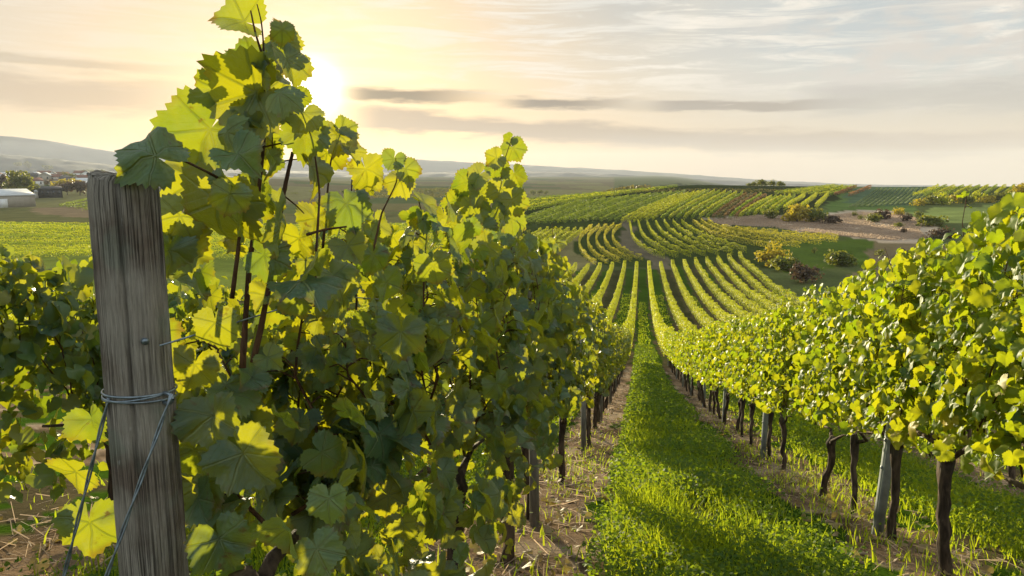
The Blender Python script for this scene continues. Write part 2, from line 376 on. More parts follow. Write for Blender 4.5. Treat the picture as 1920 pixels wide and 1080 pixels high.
def post_material():
    m, t, o = newmat('weathered_post_wood'); ob = t.obj(); x, y, z = t.sep(ob)
    ang = t.m('ARCTAN2', y, x)
    v = t.xyz(t.m('MULTIPLY', t.m('COSINE', ang), .8), t.m('MULTIPLY', t.m('SINE', ang), .8), t.m('MULTIPLY', z, .95))
    fine = t.noise(v, 20, 9, .70, .5)
    broad = t.noise(ob, 7, 4, .6)
    col = t.mix(t.step(fine, .14, .90), (.13, .112, .088), (.43, .39, .325))
    col = t.mix(t.m('MULTIPLY', t.step(broad, .45, .68), .75), col, (.125, .085, .06))
    green = t.noise(ob, 11, 3)
    col = t.mix(t.m('MULTIPLY', t.step(green, .52, .66), .45), col, (.20, .235, .18))
    v2 = t.xyz(t.m('MULTIPLY', t.m('COSINE', ang), 1.0), t.m('MULTIPLY', t.m('SINE', ang), 1.0), t.m('MULTIPLY', z, .14))
    crack = t.noise(v2, 13, 5, .55, .6)
    cf = t.step(t.m('ABSOLUTE', t.m('SUBTRACT', crack, .5)), .008, .045, 1, 0)
    cf = t.m('MULTIPLY', cf, t.step(t.noise(ob, 3.5, 2), .40, .55))
    col = t.mix(t.m('MULTIPLY', cf, .75), col, (.016, .013, .010))
    for kx, ky, kz, kr in ((-.012, -.047, 1.22, .013), (.022, -.043, .62, .010), (-.030, -.037, .95, .008), (.004, -.048, .34, .012)):
        dk = t.vm('DISTANCE', t.xyz(x, y, t.m('MULTIPLY', z, .75)), (kx, ky, kz * .75), out=1); dk = t.m('ADD', dk, t.m('MULTIPLY', t.m('SUBTRACT', fine, .5), .012))
        col = t.mix(t.m('MULTIPLY', t.step(dk, kr * .5, kr * 1.6, 1, 0), .8), col, (.035, .026, .02))
    white = t.noise(t.xyz(x, y, t.m('MULTIPLY', z, .4)), 45, 3)
    col = t.mix(t.m('MULTIPLY', t.step(white, .68, .76), .6), col, (.48, .48, .45))
    hgt = t.m('SUBTRACT', fine, t.m('MULTIPLY', cf, 1.6))
    t.l.new(principled(t, col, .86, .2, bump(t, hgt, .7, .006)), o.inputs[0]); return m
M['post'] = post_material()

def ground_material():
    m, t, o = newmat('ground'); ob = t.obj()
    col = t.attr('gcol').outputs['Color']; rough = t.attr('gfine').outputs['Fac']
    n1 = t.noise(ob, 2.2, 8, .65); n2 = t.noise(ob, .11, 5, .6); n3 = t.noise(ob, 14, 5, .7)
    f = t.m('ADD', t.m('MULTIPLY', n1, .9), t.m('MULTIPLY', n3, .7))
    col = t.mix(1.0, col, t.xyz(t.m('ADD', f, .18), t.m('ADD', f, .18), t.m('ADD', f, .18)), 'MULTIPLY')
    g = t.m('ADD', t.m('MULTIPLY', n2, 1.2), .4)
    col = t.mix(1.0, col, t.xyz(g, g, g), 'MULTIPLY')
    df = t.n.new('ShaderNodeBsdfDiffuse'); t.put(df.inputs[0], col); t.put(df.inputs['Normal'], bump(t, f, .8, .05)); t.l.new(df.outputs[0], o.inputs[0]); return m
M['ground'] = ground_material()
def hill_material():
    m, t, o = newmat('wooded_hills'); ob = t.obj()
    n = t.noise(ob, .004, 6, .6); n2 = t.noise(ob, .02, 5, .6)
    col = t.mix(t.step(n, .42, .58), (.010, .022, .034), (.030, .046, .052)); col = t.mix(t.m('MULTIPLY', t.step(n2, .5, .65), .6), col, (.03, .038, .025))  # blue of the hazy distance mixed into the woodland colour
    t.l.new(principled(t, col, 1, .05), o.inputs[0]); return m
M['hills'] = hill_material()

# ------------------------------------------------------------------ ground sheet
def vnoise(x, y, s, seed):
    g = np.random.default_rng(seed); tab = g.random((64, 64)); x = x / s; y = y / s
    xi = np.floor(x).astype(int); yi = np.floor(y).astype(int); fx = x - xi; fy = y - yi
    fx = fx*fx*(3-2*fx); fy = fy*fy*(3-2*fy)
    a = tab[xi % 64, yi % 64]; b = tab[(xi+1) % 64, yi % 64]; c = tab[xi % 64, (yi+1) % 64]; d = tab[(xi+1) % 64, (yi+1) % 64]
    return (a*(1-fx)+b*fx)*(1-fy) + (c*(1-fx)+d*fx)*fy
def inpoly(px, py, poly):
    ins = np.zeros(px.shape, bool); n = len(poly)
    for i in range(n):
        x1, y1 = poly[i]; x2, y2 = poly[(i+1) % n]
        c = ((y1 > py) != (y2 > py)) & (px < (x2-x1)*(py-y1)/((y2-y1) if y2 != y1 else 1e-9) + x1)
        ins ^= c
    return ins
ROWEND_R = lambda j: 159 + 1.6 * j
ROWEND_L = lambda j: 158 - 0.8 * j
def build_ground():
    az = np.concatenate([np.arange(-180, -56, 4.0), np.arange(-56, 36, .2), np.arange(36, 180, 4.0)]); az = np.radians(az)
    r = np.concatenate([np.geomspace(.35, 40, 170), np.geomspace(40.5, 900, 190), np.geomspace(930, 9000, 30)])
    A, Rr = np.meshgrid(az, r); X = Rr * np.sin(A); Y = Rr * np.cos(A); Z = H(X, Y)
    k = (X - XA) / ROW; ki = np.floor(k); fr = k - ki; rowd = np.minimum(fr, 1 - fr) * ROW
    soilstrip = (rowd < np.where(np.abs(X - XB) < 1.0, .36, .44) + .34 * (vnoise(X, Y, .6, 3) - .5) + .42*(vnoise(X, Y, 1.9, 4) - .5) + .2*(vnoise(X, Y, .2, 6) - .5))
    # clods and tufts close by
    amp = .05 * np.exp(-Rr / 25)
    Z = Z + amp * ((vnoise(X, Y, .33, 1) - .5) + .6 * (vnoise(X, Y, .11, 2) - .5) + .8 * (vnoise(X, Y, 1.1, 5) - .5))
    col = np.zeros(X.shape + (4,), np.float32); col[..., 3] = 1
    def setc(mask, c): col[mask, :3] = c
    px, py, dep = project(np.stack([X, Y, Z], -1)); front = dep > 1
    px = px + 26 * (vnoise(X, Y, 9, 61) - .5) + 12 * (vnoise(X, Y, 2.5, 62) - .5); py = py + 9 * (vnoise(X, Y, 11, 63) - .5) + 5 * (vnoise(X, Y, 3, 64) - .5)
    G = (.040, .078, .008); S = (.20, .138, .088)
    setc(np.ones(X.shape, bool), (.085, .10, .035))
    block = (X > -60) & (X < XB + 8 * ROW + 1.5) & (Y > .4) & (Y < 160 + .5 * np.clip(X, -60, 30) + 0)
    setc(block, G)
    odd = block & (np.mod(ki, 2) == 0) & (ki != 0); odd = odd & (Y > 20)
    setc(block & odd, (.050, .050, .020))
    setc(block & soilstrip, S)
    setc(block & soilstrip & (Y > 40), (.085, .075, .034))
    setc(block & soilstrip & (Y < 40) & (vnoise(X, Y, .45, 14) + .5*vnoise(X, Y, .16, 15) > .92), (.30, .225, .155))
    setc(block & soilstrip & (vnoise(X, Y, .5, 16) + .5*vnoise(X, Y, .18, 17) < .52), (.11, .078, .048))
    setc(block & ~soilstrip & (Y < 25) & (vnoise(X, Y, .55, 18) > .66), (.085, .068, .036))
    far = Rr > 60
    # ground patches of the far side of the valley
    setc(front & far & inpoly(px, py, [(960, 500), (1560, 500), (1560, 470), (1480, 460), (1440, 440), (1330, 404), (1160, 404), (1140, 412), (960, 420)]) & ~block, (.042, .058, .014))  # ground tone darkened to stand for shadow between the curved rows
    setc(front & far & inpoly(px, py, [(1168, 404), (1182, 404), (1190, 440), (1250, 482), (1262, 505), (1210, 505), (1212, 490), (1172, 460), (1163, 440)]), (.14, .115, .075))
    setc(front & far & inpoly(px, py, [(1030, 490), (1050, 455), (1090, 430), (1078, 450), (1085, 470), (1118, 496), (1060, 512)]) & ~block, (.20, .17, .075))
    setc(front & far & inpoly(px, py, [(1330, 412), (1420, 402), (1480, 404), (1560, 402), (1620, 396), (1700, 400), (1760, 425), (1740, 455), (1640, 450), (1580, 440), (1440, 424), (1350, 420)]), (.46, .36, .26))
    setc(front & far & inpoly(px, py, [(1440, 458), (1580, 452), (1600, 445), (1700, 460), (1700, 500), (1560, 500), (1490, 520), (1420, 470)]) & ~block, (.070, .105, .018))
    setc(front & far & inpoly(px, py, [(1640, 450), (1740, 455), (1800, 470), (1800, 520), (1600, 520)]) & ~block, (.16, .125, .07))
    setc(front & far & inpoly(px, py, [(1550, 370), (1600, 350), (1720, 380), (1720, 396), (1620, 397), (1540, 400)]), (.11, .16, .045))
    setc(front & far & inpoly(px, py, [(1690, 402), (1760, 392), (1930, 376), (2100, 372), (2100, 415), (1760, 420)]), (.21, .25, .075))
    setc(front & far & inpoly(px, py, [(1600, 350), (1750, 345), (1720, 382), (1580, 384)]), (.09, .13, .07))
    setc(front & far & inpoly(px, py, [(960, 425), (960, 376), (1180, 350), (1330, 344), (1300, 404), (1160, 410)]), (.026, .038, .010))  # shade in the gaps between hillside rows put into this dark ground
    setc(front & far & inpoly(px, py, [(1300, 404), (1330, 344), (1500, 344), (1600, 346), (1560, 380), (1470, 402)]), (.034, .042, .014))  # same darkened ground for shaded row gaps, further along the hillside
    # left valley
    setc(front & far & inpoly(px, py, [(-900, 500), (-900, 418), (960, 418), (960, 520), (400, 600), (-900, 600)]) & ~block, (.16, .19, .035))
    setc(front & far & inpoly(px, py, [(-900, 418), (-900, 396), (60, 392), (300, 392), (600, 400), (960, 400), (960, 418)]), (.12, .115, .045))
    setc(front & far & inpoly(px, py, [(60, 400), (60, 378), (140, 372), (220, 390), (420, 392), (420, 412), (160, 408)]), (.20, .145, .085))
    setc(front & far & inpoly(px, py, [(640, 400), (640, 365), (960, 358), (960, 390)]), (.13, .115, .05))
    cell = vnoise(X + .3 * Y, Y, 140, 9); farf = (Rr > 480) & (A < R(-2))
    setc(farf & (cell < .35), (.16, .15, .065)); setc(farf & (cell > .62), (.075, .095, .035)); setc(farf & (cell >= .35) & (cell <= .62), (.13, .11, .06))
    V = np.stack([X, Y, Z], -1).reshape(-1, 3); na = len(az); nr = len(r)
    i = np.arange(nr - 1)[:, None] * na; j = np.arange(na)[None]; k2 = (j + 1) % na
    F = np.stack([i + j, i + na + j, i + na + k2, i + k2], -1).reshape(-1, 4)[:, ::-1]
    V = np.concatenate([V, [[0, 0, float(H(0, 0))]]]); c = col.reshape(-1, 4); c = np.concatenate([c, c[:1]])
    jj = np.arange(na); tri = np.stack([np.full(na, len(V) - 1), (jj + 1) % na, jj], -1)
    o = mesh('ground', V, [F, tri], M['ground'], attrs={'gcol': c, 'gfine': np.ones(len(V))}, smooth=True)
    tag(o, 'sloping vineyard ground of soil strips and grass running into the valley', 'ground', kind='structure')
build_ground()

def build_hills(name, sky, dist, depth, label, seed):
    pxs = np.array([s[0] for s in sky], float); pys = np.array([s[1] for s in sky], float)
    q = np.linspace(pxs[0], pxs[-1], 420); top = np.interp(q, pxs, pys)
    top = np.convolve(np.pad(top, 8, mode='edge'), np.ones(17) / 17, 'valid')
    D = ray(q, top); D = D / np.hypot(D[:, 0], D[:, 1])[:, None]
    S = np.linspace(0, 1.6, 26); V = []
    for s_ in S:
        d_ = dist - depth + depth * s_; crest = D[:, 2] * dist
        shape = math.sin(min(s_, 1) * math.pi / 2) ** 1.3 if s_ <= 1 else math.cos((s_ - 1) / .6 * math.pi / 2)
        base_ = np.minimum(-20, crest - 60); z = base_ + (crest - base_) * shape
        nz = (vnoise(q * 2.2 + 900, np.full(q.shape, s_ * 700.0), 60, seed) - .5) * 16 + (vnoise(q * 2.2 + 900, np.full(q.shape, s_ * 700.0), 14, seed + 1) - .5) * 5
        z = z + nz * min(1, 3 * shape) * (.35 if abs(s_ - 1) < .1 else 1)
        V.append(np.stack([D[:, 0] * d_, D[:, 1] * d_, np.maximum(z, -170)], -1))
    V = np.array(V); n = len(q); i = np.arange(len(S) - 1)[:, None] * n; j = np.arange(n - 1)[None]
    F = np.stack([i + j, i + j + 1, i + n + j + 1, i + n + j], -1).reshape(-1, 4)
    tag(mesh(name, V.reshape(-1, 3), F, M['hills'], smooth=True), label, 'hills', kind='structure')
build_hills('hills', [(-1500, 235), (-500, 240), (0, 253), (60, 259), (130, 270), (210, 286), (330, 297), (480, 301), (620, 297), (700, 293), (770, 298), (860, 304), (1000, 310), (1120, 317), (1200, 321), (1300, 328), (1420, 337), (1600, 346), (2400, 356)], 8000, 1400, 'distant wooded hills fading into haze along the skyline', 11)
build_hills('hills', [(-1500, 280), (-300, 284), (0, 288), (120, 300), (240, 312), (400, 319), (640, 322), (780, 325), (880, 320), (1000, 322), (1130, 326), (1250, 333), (1400, 341), (1600, 350), (2400, 358)], 5000, 1200, 'lower hazy ridge in front of the distant hills', 21)

# ------------------------------------------------------------------ leaves
OUT = np.array([(0, 1.0), (14, .90), (28, .80), (40, .87), (54, .97), (70, .88), (84, .78), (99, .82), (116, .84), (138, .74), (158, .64), (170, .46), (176, .22), (180, .06)])
def leaf_template(nout, rings, teeth=0.0):
    th = np.linspace(-180, 180, nout, endpoint=False) + 180.0 / nout * 0
    rad = np.interp(np.abs(th), OUT[:, 0], OUT[:, 1])
    if teeth: rad = rad * (1 + teeth * np.where(np.arange(nout) % 2 == 0, 1, -1))
    a = np.radians(th); V = [(0, 0)]
    for q in rings: 
        rr = rad * q if q > .97 else (rad * .5 + .5 * np.minimum(rad, .8)) * q
        V += list(zip(rr * np.sin(a), rr * np.cos(a)))
    F3 = [(0, 1 + (j + 1) % nout, 1 + j) for j in range(nout) if j != 0 or True]
    F4 = []
    for k in range(len(rings) - 1):
        b0 = 1 + k * nout; b1 = b0 + nout
        F4 += [(b0 + j, b0 + (j + 1) % nout, b1 + (j + 1) % nout, b1 + j) for j in range(nout)]
    F3 = [f[::-1] for f in F3]
    return np.array(V), [np.array(F3)[:, ::-1]] + ([np.array(F4)] if F4 else [])
TH = leaf_template(56, (.36, .70, .95, 1.0), .05)
TM = leaf_template(20, (.5, 1.0), .03)
TL = (np.array([(0, -.1), (.62, .1), (.72, .55), (0, 1.0), (-.72, .55), (-.62, .1), (0, .45)]), [np.array([(0, 1, 2, 6), (6, 2, 3, 3), (0, 6, 4, 5)])[[0, 2]], np.array([(6, 2, 3), (6, 3, 4)])])
TQ = (np.array([(0, -.35), (.62, .25), (0, 1.0), (-.62, .25)]), [np.array([(0, 1, 2, 3)])])
def leaves(tmpl, P, T, N, S, rnd, g, curl=1.45):
    """leaf blades at P, tips along T, faces along N, half-length S"""
    V2, F = tmpl; n = len(P); k = len(V2)
    T = nrm(T); N = nrm(N - (N * T).sum(-1, keepdims=True) * T); B = np.cross(T, N)
    x = V2[None, :, 0]; y = V2[None, :, 1]; r2 = x * x + y * y; th = np.arctan2(x, y)
    fold = g.uniform(-.10, .45, (n, 1)) * curl; droop = g.uniform(.0, .42, (n, 1)) * curl; wav = g.uniform(.02, .13, (n, 1)) * curl; ph = g.uniform(0, 6.28, (n, 1)); cup = g.uniform(-.12, .22, (n, 1)) * curl
    z = fold * np.abs(x) - droop * np.maximum(y, 0) ** 2 + wav * np.sin(4 * th + ph) * r2 - cup * r2
    z = z + wav * .55 * np.sin(7.5 * x + ph) * np.sin(6.5 * y + 2.3 * ph) * (x.shape[-1] > 8)
    W = P[:, None] + S[:, None, None] * (x[..., None] * B[:, None] + y[..., None] * T[:, None] + z[..., None] * N[:, None])
    lp = np.stack([np.broadcast_to(x, (n, k)), np.broadcast_to(y, (n, k)), np.broadcast_to(rnd[:, None], (n, k))], -1)
    off = (np.arange(n) * k)[:, None, None]
    FF = [(f[None] + off).reshape(-1, f.shape[1]) for f in F]
    return W.reshape(-1, 3), FF, lp.reshape(-1, 3)
def leaf_mesh_parts(parts):
    V = np.concatenate([p[0] for p in parts]); L = np.concatenate([p[2] for p in parts]); d = {}; off = 0
    for p in parts:
        for f in p[1]: d.setdefault(f.shape[1], []).append(f + off)
        off += len(p[0])
    return V, [np.concatenate(v) for v in d.values()], L

ORD1 = ['', 'first', 'second', 'third', 'fourth', 'fifth', 'sixth', 'seventh', 'eighth', 'ninth', 'tenth', 'eleventh', 'twelfth', 'thirteenth', 'fourteenth', 'fifteenth', 'sixteenth', 'seventeenth', 'eighteenth', 'nineteenth']
TENS = ['', '', 'twent', 'thirt', 'fort', 'fift', 'sixt', 'sevent', 'eight', 'ninet']
def nth(n):
    if n < 20: return ORD1[n]
    return TENS[n // 10] + ('ieth' if n % 10 == 0 else 'y-' + ORD1[n % 10])

# ------------------------------------------------------------------ far vine rows (one clipped row = one thing)
def hedge_mesh(P, h, w, size, dens, g, base=.35, bumpy=.10):
    """leaf clumps filling a clipped row along polyline P (ground points)"""
    P = np.asarray(P, float); seg = np.linalg.norm(np.diff(P[:, :2], axis=0), axis=1); L = np.concatenate([[0], np.cumsum(seg)])
    n = max(int(L[-1] * dens), 12); s = np.sort(g.uniform(0, L[-1], n))
    x = np.interp(s, L, P[:, 0]); y = np.interp(s, L, P[:, 1]); z = np.interp(s, L, P[:, 2])
    dx = np.interp(s, (L[1:] + L[:-1]) / 2, np.diff(P[:, 0]) / seg); dy = np.interp(s, (L[1:] + L[:-1]) / 2, np.diff(P[:, 1]) / seg)
    side = np.stack([dy, -dx, 0 * dx], -1)
    lump = 1 + bumpy * np.interp(s, np.arange(0, L[-1] + 2, 1.1), g.normal(0, 1, len(np.arange(0, L[-1] + 2, 1.1))))
    u = g.random(n); topf = g.random(n) < .30
    zz = np.where(topf, h * lump * g.uniform(.90, 1.03, n), base + (h * lump - base) * u ** .8)
    wr = w * np.where(zz < h * .45, .75, 1.0)
    off = np.where(topf, g.uniform(-1, 1, n) * wr * .8, g.choice([-1, 1], n) * wr * g.uniform(.65, 1.05, n))
    gap = np.interp(s, np.arange(0, L[-1] + 2, 1.3), (g.random(len(np.arange(0, L[-1] + 2, 1.3))) < .05).astype(float)); zz = np.where((gap > .5) & (zz > h * .6), zz * .6, zz)
    Pp = np.stack([x, y, z + zz], -1) + side * off[:, None]
    N = side * (np.sign(off) * np.where(topf, .3, 1.0))[:, None] + np.array([0, 0, 1.0]) * np.where(topf, 1.0, .25)[:, None] + g.normal(0, .34, (n, 3))
    T = g.normal(0, .7, (n, 3)) + np.array([0, 0, -.7])
    V, F, lp = leaves(TQ, Pp, T, N, size * g.uniform(.65, 1.3, n), np.repeat(g.random(n // 6 + 1), 6)[:n] * .55 + g.random(n) * .45, g, .6)
    # woody core that shuts the view through the row
    return V, F, lp
def follow(pts, step=3.0):
    pts = np.asarray(pts, float)[:, :2]; seg = np.linalg.norm(np.diff(pts, axis=0), axis=1); L = np.concatenate([[0], np.cumsum(seg)])
    s = np.linspace(0, L[-1], max(int(L[-1] / step), 2) + 1)
    # smooth curve through the points
    if len(pts) > 2:
        fx = np.polyfit(L, pts[:, 0], min(4, len(pts) - 1)); fy = np.polyfit(L, pts[:, 1], min(4, len(pts) - 1)); x = np.polyval(fx, s); y = np.polyval(fy, s)
    else: x = np.interp(s, L, pts[:, 0]); y = np.interp(s, L, pts[:, 1])
    return np.stack([x, y, H(x, y)], -1)
nrow = 0
def vine_row(P, mat, label, group, h=1.9, w=.30, q=1.0, base=.35):
    global nrow; nrow += 1
    g = np.random.default_rng(1000 + nrow); d = float(np.median(np.hypot(P[:, 0], P[:, 1])))
    size = max(.08, d * .00062); dens = 3.2 / (size * size) * .40 * q * (h / 1.9)
    V, F, lp = hedge_mesh(P, h, w, size, dens, g, base)
    o = mesh('vine_row', V, F, M[mat], attrs={'lp': lp})
    return tag(o, label, 'vine row', group)
def field(ends0, ends1, n, mat, what, group, h=1.8, w=.32, q=1.0, base=.35):
    """n parallel rows: they start along the pixel line ends0 and end along ends1"""
    A0, A1 = [ground(*p) for p in ends0]; B0, B1 = [ground(*p) for p in ends1]
    for i in range(n):
        f = i / max(n - 1, 1); a = A0 + (A1 - A0) * f; b = B0 + (B1 - B0) * f
        m_ = mat if isinstance(mat, str) else mat[i % len(mat)]
        vine_row(follow([a, b], 4.0), m_, what.format(o=nth(i + 1)), group, h, w, q, base)

# straight rows running down into the valley
GV = 'long vine rows running down into the valley'
for j in range(0, 9):
    x = XB + ROW * j; y0 = 44 if j == 0 else (26 if j < 3 else 20)
    P = follow([(x, y0), (x, ROWEND_R(j))], 3.0)
    vine_row(P, 'hedge_green' if j % 3 else 'hedge_lime', f'long lime green vine row in the valley, {nth(j + 1)} from the aisle towards the scrub', GV, 1.95 if j == 0 else 1.68, .32, 1.1)
for j in range(0, 15):
    x = XA - ROW * j; y0 = 44 if j == 0 else 26
    P = follow([(x, y0), (x, ROWEND_L(j))], 3.0)
    vine_row(P, 'hedge_green', f'long green vine row in the valley, {nth(j + 1)} from the aisle towards the village', GV, 1.95 if j == 0 else 1.68, .32, 1.1)
# the rows that bend around the track
def curved(pts):
    out = []
    for px, py in pts:
        q = ground(px, py + 9); d = np.hypot(q[0], q[1]); out.append(ground(px, py + 1400 * 1.85 / d))
    return np.array(out)
La = curved([(1110, 420), (1095, 431), (1086, 444), (1088, 457), (1097, 472), (1117, 485)]); Lb = curved([(1165, 416), (1152, 427), (1149, 439), (1156, 453), (1175, 466), (1205, 477)])
for i in range(5):
    vine_row(follow(La + (Lb - La) * i / 4, 1.5), 'hedge_yellow', f'golden curved vine row, {nth(i + 1)} before the bending track as seen from the village', 'golden curved vine rows', 1.7, .20)
Ra = curved([(1180, 412.6), (1184, 431), (1193, 446), (1210, 459), (1228.5, 468), (1245, 474)]); Rb = curved([(1277.6, 409), (1291, 421), (1315.5, 433), (1343, 444), (1371, 453), (1399, 462.6)])
for i in range(7):
    vine_row(follow(Ra + (Rb - Ra) * i / 6, 1.5), 'hedge_lime', f'yellow-green curved vine row, {nth(i + 1)} from the bending track towards the scrub', 'yellow-green curved vine rows', 1.7, .20)
for i, pts in enumerate([[(1299, 409), (1318, 423), (1345, 434), (1400, 447), (1452, 455)], [(1314, 408), (1334, 421), (1390, 437), (1500, 453)], [(1328, 407), (1346, 420), (1420, 434), (1540, 449)], [(1352, 424), (1440, 433), (1571, 444)], [(1352, 421), (1450, 430), (1571, 439)]]):
    vine_row(follow(curved(pts), 2), 'hedge_yellow', f'bright yellow vine row beside the dry grass, {nth(i + 1)} counted from the curved rows', 'bright yellow vine rows', 1.7, .22)
field([(930, 487), (1006, 500)], [(1015, 439), (1092, 438)], 7, 'hedge_green', 'green vine row slanting behind the big vine, {o} in its small block', 'slanting vine rows', 1.9, .3)
# fields on the far hillside
GH = 'vine rows on the far hillside'
field([(955, 425), (1152, 420)], [(1075, 383), (1285, 362)], 16, ['hedge_dark', 'hedge_mid', 'hedge_dark'], 'dark green vine row of the wide slope field, {o} from its village end', GH, 1.6, .24, 1.0)
field([(1164, 421), (1222, 417)], [(1268, 370), (1322, 361)], 6, ['hedge_lime', 'hedge_green'], 'yellowish vine row climbing above the bending track, {o} in that strip', GH, 1.6, .22)
field([(1240, 416), (1324, 414)], [(1329, 362), (1392, 366)], 7, ['hedge_mid', 'hedge_green'], 'neat green vine row with dark gaps, {o} in the fan above the curved rows', GH, 1.7, .22, 1.1)
field([(1336, 414), (1378, 413)], [(1400, 367), (1436, 369)], 5, ['hedge_brown', 'hedge_olive', 'hedge_brown', 'hedge_mid'], 'rusty brown vine row on the hillside, {o} of the rusty patch', GH, 1.6, .34)
field([(1386, 411), (1452, 403)], [(1446, 374), (1490, 372)], 6, ['hedge_green', 'hedge_mid'], 'fresh green vine row beside the rusty patch, {o} towards the bushes', GH, 1.7, .3)
field([(1470, 398), (1530, 393)], [(1508, 371), (1553, 368)], 3, 'hedge_green', 'thick isolated green vine row above the round bushes, {o} of three', GH, 2.0, .45)
field([(958, 404), (958, 380)], [(1110, 374), (1270, 352)], 8, ['hedge_mid', 'hedge_dark', 'hedge_lime'], 'vine row along the shoulder of the hill, {o} up towards the crest', GH, 1.6, .28, .9)
field([(1110, 367), (1180, 357)], [(1470, 362), (1470, 348)], 6, 'hedge_olive', 'olive brown vine row along the hill crest, {o} up the slope', GH, 1.6, .45, .8)
field([(1452, 366), (1552, 370)], [(1555, 352), (1605, 353)], 7, ['hedge_mid', 'hedge_green'], 'green vine row at the crest above the isolated rows, {o} of its block', GH, 1.7, .35)
field([(1565, 369), (1592, 370)], [(1606, 354), (1632, 354)], 2, 'hedge_red', 'reddish vine row on the crest beside the weedy field, {o} of two', GH, 1.8, .55)
field([(1592, 390), (1716, 382)], [(1645, 355), (1745, 354)], 13, 'hedge_blue', 'low bluish young vine row in the weedy field, {o} of its field', GH, .7, .3, 1.6, .1)
field([(1712, 370), (1925, 366)], [(1760, 353), (1935, 353)], 12, ['hedge_green', 'hedge_mid'], 'green vine row at the top of the slope over the yellow hedge, {o} along', GH, 1.8, .3)
field([(2010, 368), (1990, 350)], [(1940, 366), (1940, 350)], 2, 'hedge_mid', 'short vine row at the end of the crest, {o} up the slope', GH, 1.8, .3)
# valley fields on the village side
GL = 'vine rows on the valley floor by the village'
field([(-260, 478), (-200, 424)], [(900, 505), (900, 424)], 15, ['hedge_green', 'hedge_mid', 'hedge_green'], 'yellow-green vine row crossing the valley floor, {o} towards the barn meadow', GL, 1.6, .8, 1.0, .1)
field([(112, 388), (190, 402)], [(170, 374), (330, 386)], 6, 'hedge_mid', 'hazy vine row beside the dark building, {o} of its small plot', GL, 1.6, .5)
field([(700, 372), (690, 357)], [(900, 370), (900, 355)], 7, 'hedge_olive', 'faint vine row on the far plain below the hills, {o} away', GL, 1.7, .6, 1.3)

# ------------------------------------------------------------------ trees and bushes
def crown_mesh(c, rx, ry, rz, size, n, g, lobes=14):
    C = g.normal(0, 1, (lobes, 3)); C = nrm(C) * g.uniform(.25, .75, (lobes, 1)); C[:, 2] = C[:, 2] * .8
    rad = g.uniform(.22, .58, lobes); k = g.integers(0, lobes, n)
    D = nrm(g.normal(0, 1, (n, 3))); p = C[k] + D * (rad[k] * g.uniform(.55, 1.12, n) ** .6)[:, None]
    P = np.asarray(c) + p * np.array([rx, ry, rz])
    V, F, lp = leaves(TQ, P, g.normal(0, 1, (n, 3)), D + g.normal(0, .5, (n, 3)) + np.array([0, 0, .25]), size * g.uniform(.6, 1.4, n), np.clip(.5 * (k % 5) / 5 + .5 * g.random(n), 0, 1), g, .6)
    return V, F, lp
ntree = 0
def tree(px, py, hpx, wpx, mat, label, cat, group=None, name='tree', trunk=.22, n=520):
    """a tree or bush whose foot is seen at a photo pixel; sizes in photo pixels at that distance"""
    global ntree; ntree += 1; g = np.random.default_rng(5000 + ntree)
    q = ground(px, py); _, _, d = project(q); h = hpx * d / FPX; w = wpx * d / FPX / 2
    root = empty(name, tuple(q), label, cat, group)
    th = h * trunk
    bushy = trunk <= .06
    V, F, lp = crown_mesh((0, 0, h * .40 if bushy else th + (h - th) * .5), w * (1.08 if bushy else 1), w * .9, h * .60 if bushy else (h - th) * .56, max(.06, min(w, h) * .13), n, g)
    V[:, 2] = np.maximum(V[:, 2], .05)
    mesh('crown', V, F, M[mat], root, {'lp': lp})
    j = Join(); r0 = max(.05, h * .028)
    j.add(*tube([(0, 0, -.3), (.02*h, 0, th * .6), (0, .02*h, th + .2 * h), (.03*h, 0, h * .7)], [r0 * 1.3, r0, r0 * .8, r0 * .3], 6))
    for k in range(5):
        a = g.uniform(0, 6.28); j.add(*tube([(0, 0, th + .08 * h * k), (math.cos(a) * w * .35, math.sin(a) * w * .35, th + .2 * h + .09 * h * k), (math.cos(a) * w * .65, math.sin(a) * w * .65, th + .35 * h + .08 * h * k)], [r0 * .6, r0 * .4, r0 * .15], 5))
    V, F = j.out(); mesh('trunk', V, F, M['treebark'], root)
    return root
tree(1450, 500, 46, 62, 'bush_yellow', 'bright yellow autumn bush at the edge of the valley rows', 'bush', name='bush', trunk=.05, n=900)
tree(1478, 507, 36, 66, 'bush_green', 'dark green bush crouching beside the bright yellow bush', 'bush', name='bush', trunk=.05, n=900)
tree(1510, 530, 44, 54, 'bush_brown', 'brown leafless bush in front of the dark green bush', 'bush', name='bush', trunk=.05, n=800)
tree(1578, 498, 34, 60, 'bush_green', 'green bush rising behind the sunlit vine row', 'bush', name='bush', trunk=.05, n=700)
tree(1444, 411, 22, 32, 'bush_green', 'small green bush at the dry grass, first of the bush clump', 'bush', name='bush', trunk=.05, n=500)
tree(1494, 417, 38, 60, 'bush_yellow', 'yellow-green round bush in the middle of the dry grass edge', 'bush', name='bush', trunk=.05, n=900)
tree(1528, 416, 30, 52, 'bush_green', 'dusky green bush leaning on the yellow-green round bush', 'bush', name='bush', trunk=.05, n=800)
tree(1562, 420, 18, 42, 'bush_brown', 'low brown bush at the end of the bush clump', 'bush', name='bush', trunk=.03, n=500)
tree(1650, 412, 24, 44, 'bush_brown', 'dark purple-brown bush on the meadow edge', 'bush', name='bush', trunk=.05, n=700)
tree(1640, 417, 18, 34, 'bush_green', 'low green bush under the dark purple-brown bush', 'bush', name='bush', trunk=.05, n=500)
tree(1684, 404, 18, 24, 'bush_yellow', 'small bright bush by the pale green meadow', 'bush', name='bush', trunk=.05, n=500)
tree(1702, 416, 20, 26, 'bush_brown', 'reddish bush between two green bushes above the sunlit row', 'bush', name='bush', trunk=.05, n=400)
